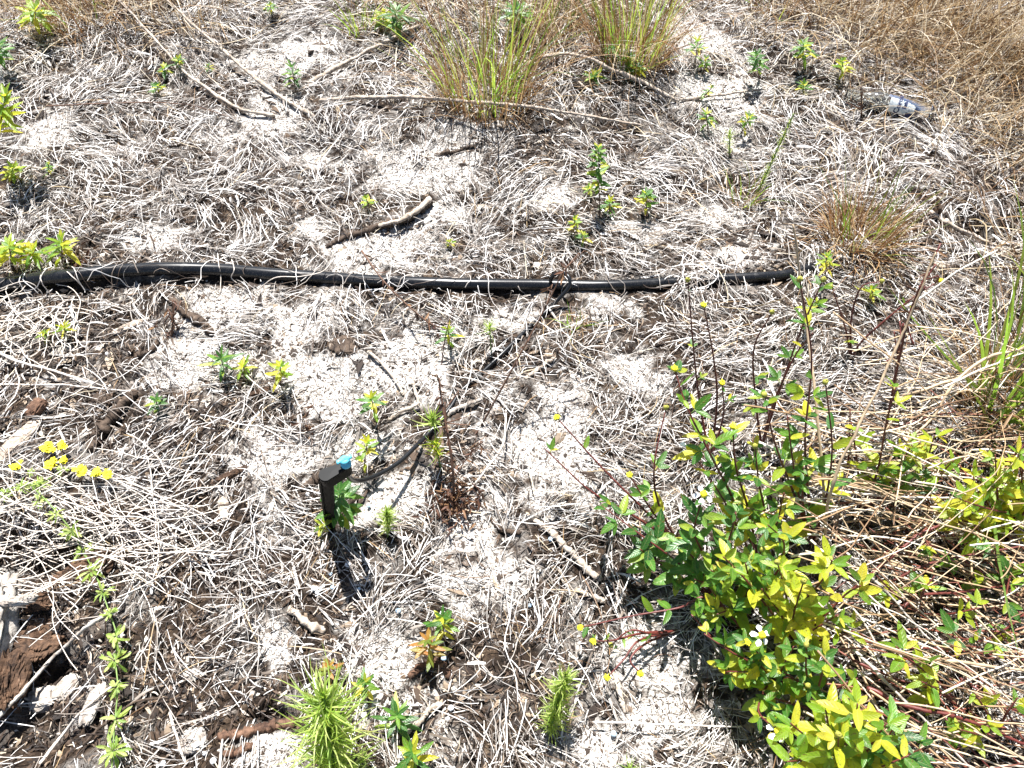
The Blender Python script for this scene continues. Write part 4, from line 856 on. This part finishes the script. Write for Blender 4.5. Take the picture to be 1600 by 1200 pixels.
bush('small yellow headed weed drooping over the sand patch below', (1060, 985),
     [([(1000, 990, .05), (960, 1000, .07), (930, 1002, .08)], 'yellow'), ([(1000, 1000, .05), (975, 1030, .05), (951, 1056, .05)], 'yellow'), ([(1010, 1005, .05), (985, 1030, .06), (998, 1050, .05)], 'yellow'), ([(1020, 990, .06), (985, 985, .08), (957, 1006, .06)], 'bud')], lf=.22, L=.018, W=.008, sp=.04)
bush('white headed trailing weed above the shaded straw', (1215, 1075),
     [([(1180, 1040, .10), (1145, 1020, .13), (1100, 990, .14)], None), ([(1190, 1040, .12), (1190, 995, .2)], 'white'), ([(1200, 1040, .1), (1170, 1005, .16)], 'yellow'), ([(1170, 1060, .08), (1130, 1050, .1), (1170, 1050, .14)], 'yellow'),
      ([(1220, 1050, .12), (1240, 1010, .2)], None), ([(1200, 1070, .08), (1185, 1110, .12), (1212, 1140, .14)], 'white'), ([(1160, 1040, .08), (1120, 1040, .1)], 'bud'), ([(1230, 1060, .1), (1260, 1070, .15)], 'bud')], lf=.9, L=.042, W=.026)
bush('spreading mixed green and yellow weed between the white flowered and the yellow green ones', (1150, 960),
     [([(1120, 920, .10), (1085, 905, .14)], None), ([(1140, 920, .12), (1110, 890, .18)], None), ([(1170, 920, .12), (1165, 880, .2)], None), ([(1150, 950, .1), (1120, 960, .14)], None), ([(1190, 940, .12), (1200, 900, .2)], None),
      ([(1210, 900, .12), (1225, 850, .2), (1200, 820, .24)], None)], L=.05, W=.03)
bush('mixed leaved weed at the lower middle of the right hand patch', (1270, 1110),
     [([(1250, 1070, .10), (1225, 1050, .14)], None), ([(1280, 1070, .12), (1290, 1030, .18)], None), ([(1300, 1080, .10), (1340, 1060, .14)], None), ([(1240, 1100, .08), (1205, 1090, .12)], None), ([(1260, 1050, .14), (1260, 1010, .2)], 'bud')], lf=.75, L=.046, W=.028)
bush('pale yellow leafed sprig between the tan stems right of the patch centre', (1450, 760),
     [([(1440, 730, .10), (1425, 700, .16)], None), ([(1470, 740, .10), (1490, 720, .16)], None), ([(1450, 720, .12), (1460, 680, .2)], None)], m='leaf_yellow', lf=.7, L=.044, W=.024)
bush('loose yellow sprig hanging over the right edge beside the cream stems', (1610, 800),
     [([(1580, 770, .12), (1550, 760, .18)], None), ([(1600, 760, .14), (1590, 710, .22)], None), ([(1570, 800, .12), (1530, 790, .18), (1500, 780, .2)], None)], m='leaf_yellow', lf=.8, L=.05, W=.026)
bush('straggling yellow sprig over the red runners of the lower right', (1440, 960),
     [([(1400, 930, .1), (1370, 900, .15)], None), ([(1440, 930, .12), (1460, 900, .16)], None), ([(1480, 960, .08), (1530, 950, .12)], None)], m='leaf_yellow', lf=.55, L=.042, W=.022)
bush('small sprig of pale leaves near the lower right corner', (1560, 1150),
     [([(1540, 1110, .08), (1520, 1080, .12)], None), ([(1570, 1120, .08), (1590, 1090, .12)], None), ([(1540, 1150, .07), (1500, 1140, .1)], None)], m='leaf_yellow', lf=.6, L=.042, W=.022)
bush('large bright leaved weed cut by the bottom edge at right', (1320, 1225),
     [([(1280, 1170, .12), (1235, 1130, .2)], None), ([(1300, 1160, .14), (1290, 1110, .24)], None), ([(1330, 1160, .16), (1340, 1100, .28)], None), ([(1350, 1180, .14), (1385, 1130, .22)], None), ([(1270, 1190, .12), (1230, 1190, .18)], None),
      ([(1310, 1190, .16), (1310, 1150, .24)], 'bud'), ([(1350, 1210, .12), (1420, 1180, .18)], None)], m='leaf_yellow', L=.058, W=.032)
bush('dark leaved weed filling gaps beside the bottom edge one', (1380, 1215),
     [([(1380, 1170, .12), (1400, 1130, .18)], None), ([(1400, 1190, .12), (1440, 1170, .16)], None), ([(1360, 1190, .12), (1350, 1150, .18)], None)], m='leaf_dark', L=.055, W=.028)
bush('pale yellow leaved sprig trailing among the red stems', (1500, 1100),
     [([(1460, 1060, .08), (1420, 1030, .12), (1400, 1010, .14)], None), ([(1470, 1080, .07), (1440, 1065, .12)], None), ([(1490, 1120, .06), (1545, 1135, .1)], None)], m='leaf_yellow', lf=.75)
bush('yellow leaved weed at the right edge under the grass clump', (1570, 850),
     [([(1550, 800, .1), (1520, 745, .18)], None), ([(1560, 790, .12), (1555, 710, .22)], None), ([(1590, 790, .12), (1600, 720, .2)], None), ([(1520, 830, .08), (1480, 800, .14)], None), ([(1540, 840, .1), (1500, 790, .16)], 'bud'), ([(1590, 820, .08), (1610, 780, .14)], None)], m='leaf_yellow')
bush('sparse leafed weed on red runners near the right edge', (1590, 950),
     [([(1540, 900, .08), (1480, 860, .12), (1440, 850, .14)], None), ([(1560, 890, .1), (1555, 855, .16)], None), ([(1580, 900, .1), (1570, 940, .14)], None), ([(1600, 960, .06), (1540, 1000, .08), (1490, 995, .1)], None)], lf=.45)
bush('dark green weed between the tan stalks right of the patch', (1400, 790),
     [([(1400, 750, .1), (1410, 715, .16)], None), ([(1385, 760, .08), (1370, 730, .14)], None), ([(1420, 770, .08), (1440, 745, .12)], None)], m='leaf_dark', L=.045)
bush('slim yellow budded weed reaching up beside the hose end', (1110, 720),
     [([(1095, 640, .1), (1085, 560, .22), (1075, 440, .36)], 'bud'), ([(1120, 630, .14), (1115, 560, .24), (1100, 480, .34)], 'yellow'), ([(1130, 650, .1), (1128, 600, .2)], 'yellow')], lf=.22, L=.022, W=.012, sp=.06)
bush('thin budded weed in the straw right of the slim yellow budded one', (1190, 700),
     [([(1180, 620, .12), (1178, 545, .24), (1205, 490, .32)], 'bud'), ([(1205, 640, .12), (1240, 560, .24), (1270, 520, .3)], None), ([(1215, 620, .14), (1250, 520, .28), (1285, 440, .38)], 'bud')], lf=.4, L=.036, W=.018, sp=.06)
bush('wispy budded weed in front of the reddish brown tuft', (1330, 560),
     [([(1330, 500, .1), (1345, 450, .18), (1375, 440, .2)], 'bud'), ([(1320, 510, .08), (1300, 450, .18)], 'bud'), ([(1350, 530, .08), (1420, 470, .16), (1465, 440, .2)], 'yellow')], lf=.25, L=.02, W=.010, m='leaf_yellow')

# lone stalks, runners and long stems across the right side
RN = 'long stalks lying across the right side'
LS = [
 ('tall tan stalk curving up from the leafy patch to the upper right', [(1288, 860, .10), (1300, 760, .22), (1335, 680, .30), (1375, 600, .36), (1410, 520, .42), (1440, 450, .48), (1462, 395, .52)], .0029, 'tan_stem'),
 ('tan stalk rising left of the tall curved one, bent at its middle', [(1290, 850, .06), (1285, 740, .18), (1275, 620, .28), (1262, 520, .34), (1250, 430, .42), (1240, 350, .5)], .0030, 'tan_stem'),
 ('white straight stalk pointing to the upper right corner', [(1415, 480, .2), (1450, 458, .22), (1500, 422, .26), (1560, 390, .3)], .0030, 'pale_stem'),
 ('pale curved stalk entering the leafy patch from the left', [(1185, 690, .2), (1220, 706, .2), (1260, 722, .18), (1300, 728, .16)], .0032, 'pale_stem'),
 ('long arched pale stem crossing the middle of the right side', [(1325, 690, .1), (1370, 720, .13), (1430, 740, .12), (1500, 745, .1), (1610, 755, .08)], .0024, 'pale_stem'),
 ('level cream stem at the top of the red stem tangle', [(1300, 765, .1), (1380, 775, .12), (1480, 778, .12), (1620, 775, .1)], .0026, 'pale_stem'),
 ('second level cream stem just below the first one', [(1310, 745, .12), (1350, 755, .13), (1420, 790, .13), (1500, 800, .12), (1620, 790, .1)], .0024, 'tan_stem'),
 ('thick tan stem leaving the right edge below the grass clump', [(1400, 620, .1), (1440, 610, .14), (1500, 590, .16), (1560, 575, .16), (1620, 580, .14)], .0034, 'tan_stem'),
 ('arched golden sheath stem sweeping down from the grass clump', [(1610, 540, .2), (1540, 560, .2), (1490, 600, .17), (1460, 650, .13), (1415, 690, .1)], .0034, 'tan_stem'),
 ('white stiff stalk crossing the red tangle towards the bottom', [(1322, 862, .14), (1360, 900, .13), (1400, 940, .11), (1440, 985, .1), (1478, 1022, .08)], .0026, 'wood_pale'),
 ('long white stalk running into the bottom right edge', [(1330, 1010, .08), (1390, 1070, .09), (1450, 1130, .08), (1540, 1225, .06)], .0030, 'wood_pale'),
 ('thick red runner slanting across the lower right', [(1355, 1075, .08), (1420, 1105, .09), (1490, 1120, .09), (1620, 1170, .07)], .0040, 'red_stem'),
 ('red runner leading right above the straw at mid height', [(1405, 950, .08), (1440, 930, .09), (1500, 925, .09), (1610, 910, .08)], .0032, 'red_stem'),
 ('straight red stem slanting up right beside the drooping yellow leaf', [(1390, 910, .08), (1440, 885, .11), (1500, 870, .13), (1615, 850, .14)], .0028, 'red_stem'),
 ('dark red stem pushing up into the right edge weeds', [(1480, 800, .08), (1530, 770, .12), (1570, 730, .16), (1612, 680, .2)], .0032, 'red_stem'),
 ('brown red stem crossing under the cream stems', [(1320, 930, .06), (1380, 880, .1), (1430, 840, .12), (1470, 820, .13)], .0036, 'red_stem'),
 ('green gold stem running level to the lower right edge', [(1440, 1030, .1), (1500, 1035, .1), (1560, 1042, .1), (1620, 1050, .09)], .0036, 'tan_stem'),
 ('dark runner below the green gold stem', [(1500, 1060, .05), (1550, 1090, .06), (1620, 1125, .05)], .0024, 'red_stem'),
 ('red stem fanning right from the dense yellow weed', [(1340, 1000, .06), (1400, 1010, .08), (1480, 1015, .08), (1620, 1030, .07)], .0024, 'red_stem'),
 ('lower red stem of the fan right of the dense yellow weed', [(1330, 1030, .05), (1400, 1060, .06), (1480, 1090, .06), (1600, 1200, .04)], .0024, 'red_stem'),
 ('brown stem curving across the upper part of the red tangle', [(1350, 870, .05), (1420, 870, .07), (1500, 890, .08), (1620, 960, .06)], .0028, 'tan_stem'),
 ('thin brown stem slanting to the lower right corner', [(1430, 860, .06), (1500, 930, .08), (1560, 980, .08), (1620, 1020, .06)], .0022, 'tan_stem'),
 ('thin red stem steep against the lower right straw', [(1450, 1080, .05), (1490, 1140, .06), (1560, 1215, .05)], .0020, 'red_stem'),
 ('upright red stem left of the dark green weed', [(1322, 760, .02), (1326, 720, .1), (1328, 640, .2)], .0026, 'red_stem'),
]
for lab, pts, r, m in LS: stick(lab, pts, (r, r * .6), m, 'long_stalk', RN, .06, 'stalk')

# dry tan stems sweeping over the right edge: uncountable
mb = MB()
for k_ in range(330):
    g_ = rng.random()
    if g_ < .45: u, v, h0, a0 = rng.uniform(1380, 1800), rng.uniform(520, 900), rng.uniform(.05, .22), rng.normal(.25, .4)
    elif g_ < .8: u, v, h0, a0 = rng.uniform(1330, 1790), rng.uniform(840, 1230), rng.uniform(.03, .14), rng.normal(-.35, .35)
    else: u, v, h0, a0 = rng.uniform(1260, 1420), rng.uniform(640, 860), rng.uniform(.06, .2), rng.normal(0, .5)
    p = P(u, v, h0); L_ = rng.uniform(.10, .36); path = [np.zeros(3)]; dz = rng.normal(0, .15)
    for s_ in range(8): a0 += rng.normal(0, .09); dz -= .05; path.append(path[-1] + np.array([math.cos(a0), math.sin(a0), dz]) * L_ / 8)
    path = np.array(path); path = path - path.mean(0) + p; path[:, 2] = np.maximum(path[:, 2], H(path[:, 0], path[:, 1]) + .004)
    tube(mb, cat(path, 3), np.linspace(1, .5, 25) * rng.uniform(.0009, .0022), 5)
    if k_ % 3 == 0:
        b0 = path[rng.integers(2, 8)]; leaves(mb, b0, rng.normal(0, 1, 3) * [1, 1, .4], rng.normal(0, .5, 3) + [0, 0, 1], rng.uniform(.02, .05), rng.uniform(.003, .009), rng.uniform(-.3, .8), .6, 'lance', 8, rng.normal(0, .5))
tag(mb.build('dry_stems', fibre('dry_tan_stems', [(0, (.13, .07, .04)), (.3, (.34, .22, .12)), (.65, (.56, .44, .29)), (1, (.74, .68, .58))], .5)), 'dense dry tan stems sweeping over the right edge plants', 'dry stems', kind='stuff')
# finer tangle of runners at the lower right, and curly white stalks at left: uncountable
mb = MB()
for _ in range(230):
    u, v = rng.uniform(1330, 1680), rng.uniform(800, 1230)
    if rng.random() < .3: u, v = rng.uniform(1380, 1650), rng.uniform(650, 850)
    p = P(u, v, rng.uniform(.01, .09)); a_ = rng.normal(-.25, .45); L_ = rng.uniform(.08, .26)
    q = [p + np.array([math.cos(a_ + c) * s_ * L_, math.sin(a_ + c) * s_ * L_, -abs(s_) * .03]) for s_, c in ((-.5, rng.normal(0, .2)), (0, 0), (.5, rng.normal(0, .2)))]
    tube(mb, cat(q, 5), rng.uniform(.0008, .0018), 5)
mb2 = fibre('runner_tangle', [(0, (.10, .03, .02)), (.4, (.24, .08, .05)), (.6, (.40, .27, .16)), (1, (.66, .58, .48))], .5)
tag(mb.build('stalk_tangle', mb2), 'tangle of fine red and tan runners over the lower right ground', 'stalks', kind='stuff')
mb = MB()
for _ in range(130):
    u, v = rng.uniform(-90, 300), rng.normal(835, 50); p = P(u, v, rng.uniform(.02, .05)); a_ = rng.normal(-.1, .45); L_ = rng.uniform(.10, .3); path = [p]; 
    for s_ in range(9): a_ += rng.normal(0, .16); path.append(path[-1] + np.array([math.cos(a_), math.sin(a_), rng.normal(0, .08)]) * L_ / 9)
    path = np.array(path) - (np.mean(path, 0) - p); path[:, 2] = np.maximum(path[:, 2], H(path[:, 0], path[:, 1]) + .003); tube(mb, cat(path, 3), rng.uniform(.0007, .0013), 5)
for _ in range(60):
    u, v = rng.uniform(-40, 120), rng.normal(510, 40); p = P(u, v, rng.uniform(.01, .03)); a_ = rng.uniform(0, 3.14); L_ = rng.uniform(.06, .2); path = [p]
    for s_ in range(9): a_ += rng.normal(0, .35); path.append(path[-1] + np.array([math.cos(a_), math.sin(a_), rng.normal(0, .08)]) * L_ / 9)
    path = np.array(path) - (np.mean(path, 0) - p); path[:, 2] = np.maximum(path[:, 2], H(path[:, 0], path[:, 1]) + .003); tube(mb, cat(path, 3), rng.uniform(.0007, .0013), 5)
tag(mb.build('white_stalks', M['pale_stem']), 'tangle of curly white dead stalks over dark hollows at left', 'dead stalks', kind='stuff')
TV = 'dry tendrils over the hose'
for lab, pts in [('looping white tendril at the left end of the hose', [(0, 451, .035), (16, 445, .05), (34, 440, .055), (50, 443, .05), (60, 452, .035), (66, 460, .02), (62, 476, .005)]),
                 ('flat white tendril loop below the left end of the hose', [(-5, 462, .02), (12, 464, .02), (30, 460, .02), (44, 458, .025), (52, 465, .02), (50, 480, .006)]),
                 ('curved white tendril hanging over the hose near the left weeds', [(64, 429, .045), (64, 438, .05), (72, 452, .03), (84, 465, .005)]),
                 ('straight white straw laid over the hose at the left bend', [(104, 424, .045), (118, 437, .045), (135, 454, .004)]),
                 ('pair of thin white strands dangling over the left middle of the hose', [(340, 395, .03), (342, 415, .045), (345, 432, .02), (343, 460, .002)]),
                 ('hooked white strand draped on the hose left of centre', [(362, 405, .03), (366, 420, .045), (362, 434, .025), (375, 445, .005)]),
                 ('long pale strand crossing the hose towards the dark log', [(400, 455, .004), (430, 434, .04), (470, 432, .04), (505, 423, .035), (520, 405, .01)]),
                 ('curled strand over the hose right of the dark reddish stem', [(812, 425, .01), (808, 440, .03), (812, 452, .02), (820, 458, .003)])]:
    stick(lab, pts, (.0013, .0010), 'pale_stem', 'dry_tendril', TV, .05, 'tendril')

# ------------------------------------------------------------------ litter over the ground (nobody could count it)
KG = keepgrid()
mb = MB(); lay(mb, sample(44000, wmulch), (.005, .026), (.0010, .0034), 4, 2, .5, (0, .008), .003, tilt=.3)
tag(mb.build('brown_litter', M['litter']), 'brown crumbled leaf and stalk litter covering the soil', 'litter', kind='stuff')
mb = MB(); lay(mb, sample(92000, wstraw), (.007, .034), (.0007, .0020), 4, 1.1, .2, (0, .017), .003, tilt=.28)
lay(mb, sample(5000, wstraw), (.012, .06), (.0025, .0055), 5, .9, .2, (0, .014), .004, .03, tilt=.15, cup=.12)
lay(mb, sample(13000, wstraw), (.04, .11), (.0008, .0019), 6, .6, .22, (.004, .024), .006, .03, tilt=.12)
cc = sample(1900, wstraw); m_ = 11                                    # small bundles lying the same way
cx = np.repeat(cc, m_, 0) + rng.normal(0, .016, (len(cc) * m_, 2)); lay(mb, cx, (.03, .10), (.0008, .0021), 5, .25, .15, (.002, .022), .004, .02, tilt=.12)
lay(mb, sample(1000, lambda x, y: np.clip(wstraw(x, y), 0, 1)), (.10, .24), (.0008, .0016), 14, .9, .6, (.006, .03), .012, .14)
lay(mb, sample(17000, lambda x, y: .02 + mask(x, y, SAND)), (.004, .03), (.0006, .0016), 4, 2, .3, (0, .003), .002)
tag(mb.build('dead_grass', M['straw']), 'bleached grey white dead grass matted over the ground', 'dead grass', kind='stuff')
def crumbs(mb, xy, S, flatn=.4, elong=1.8, lift=0.0):
    n = len(xy); base = np.array([[1, 0, 0], [0, 1, 0], [-1, 0, 0], [0, -1, 0], [0, 0, 1], [0, 0, -1]], float)
    sc = np.stack([rng.uniform(.7, elong, n), rng.uniform(.5, 1, n), rng.uniform(.3, 1, n) * flatn], 1) * S[:, None]
    V = base[None] * sc[:, None] * rng.uniform(.65, 1.3, (n, 6, 1))
    V[:, 4, :2] += rng.normal(0, .35, (n, 2)) * S[:, None]; V[:, 5, :2] += rng.normal(0, .35, (n, 2)) * S[:, None]
    a_ = rng.uniform(0, 6.28, n); b_ = rng.normal(0, .4, n)
    V = np.stack([V[..., 0], V[..., 1] * np.cos(b_)[:, None] - V[..., 2] * np.sin(b_)[:, None], V[..., 1] * np.sin(b_)[:, None] + V[..., 2] * np.cos(b_)[:, None]], -1)
    V = np.stack([V[..., 0] * np.cos(a_)[:, None] - V[..., 1] * np.sin(a_)[:, None], V[..., 0] * np.sin(a_)[:, None] + V[..., 1] * np.cos(a_)[:, None], V[..., 2]], -1)
    V[..., 0] += xy[:, 0:1]; V[..., 1] += xy[:, 1:2]; V[..., 2] += (H(xy[:, 0], xy[:, 1]) + sc[:, 2] * .5 + lift)[:, None]
    f = np.array([(0, 1, 4), (1, 2, 4), (2, 3, 4), (3, 0, 4), (1, 0, 5), (2, 1, 5), (3, 2, 5), (0, 3, 5)])
    mb.add(V, t=(f[None] + np.arange(n)[:, None, None] * 6).reshape(-1, 3))

mb = MB(); n = 38000; q_ = sample(n, wmulch); crumbs(mb, q_, np.exp(rng.normal(math.log(.0030), .5, len(q_))))
n = 3000; q_ = sample(n, lambda x, y: mask(x, y, MULCH) + .02); crumbs(mb, q_, np.exp(rng.normal(math.log(.0062), .35, len(q_))), .35, 2.6)
tag(mb.build('bark_mulch', M['chip'], smooth=False), 'dark crumbled bark mulch with tan flakes on the soil', 'mulch', kind='stuff')
mb = MB(); n = 24000; q_ = sample(n, lambda x, y: .03 + mask(x, y, SAND)); crumbs(mb, q_, np.exp(rng.normal(math.log(.0014), .5, len(q_))), .8, 1.8)
tag(mb.build('dark_grains', M['speck'], smooth=False), 'dark grains and crumbs peppered over the white sand', 'grains', kind='stuff')

mb = MB(); lay(mb, sample(7000, lambda x, y: np.clip(wstraw(x, y) * (.12 + .5 * np.clip((x + .2) / 1.2, 0, 1) + .4 * np.clip((y - 1.6) / 1., 0, 1)), 0, 1)), (.02, .11), (.0008, .0022), 6, .8, .25, (.004, .024), .006, .04, tilt=.15)
tag(mb.build('brown_straw', M['golden']), 'scattered golden brown straws among the bleached dead grass', 'straw', kind='stuff')
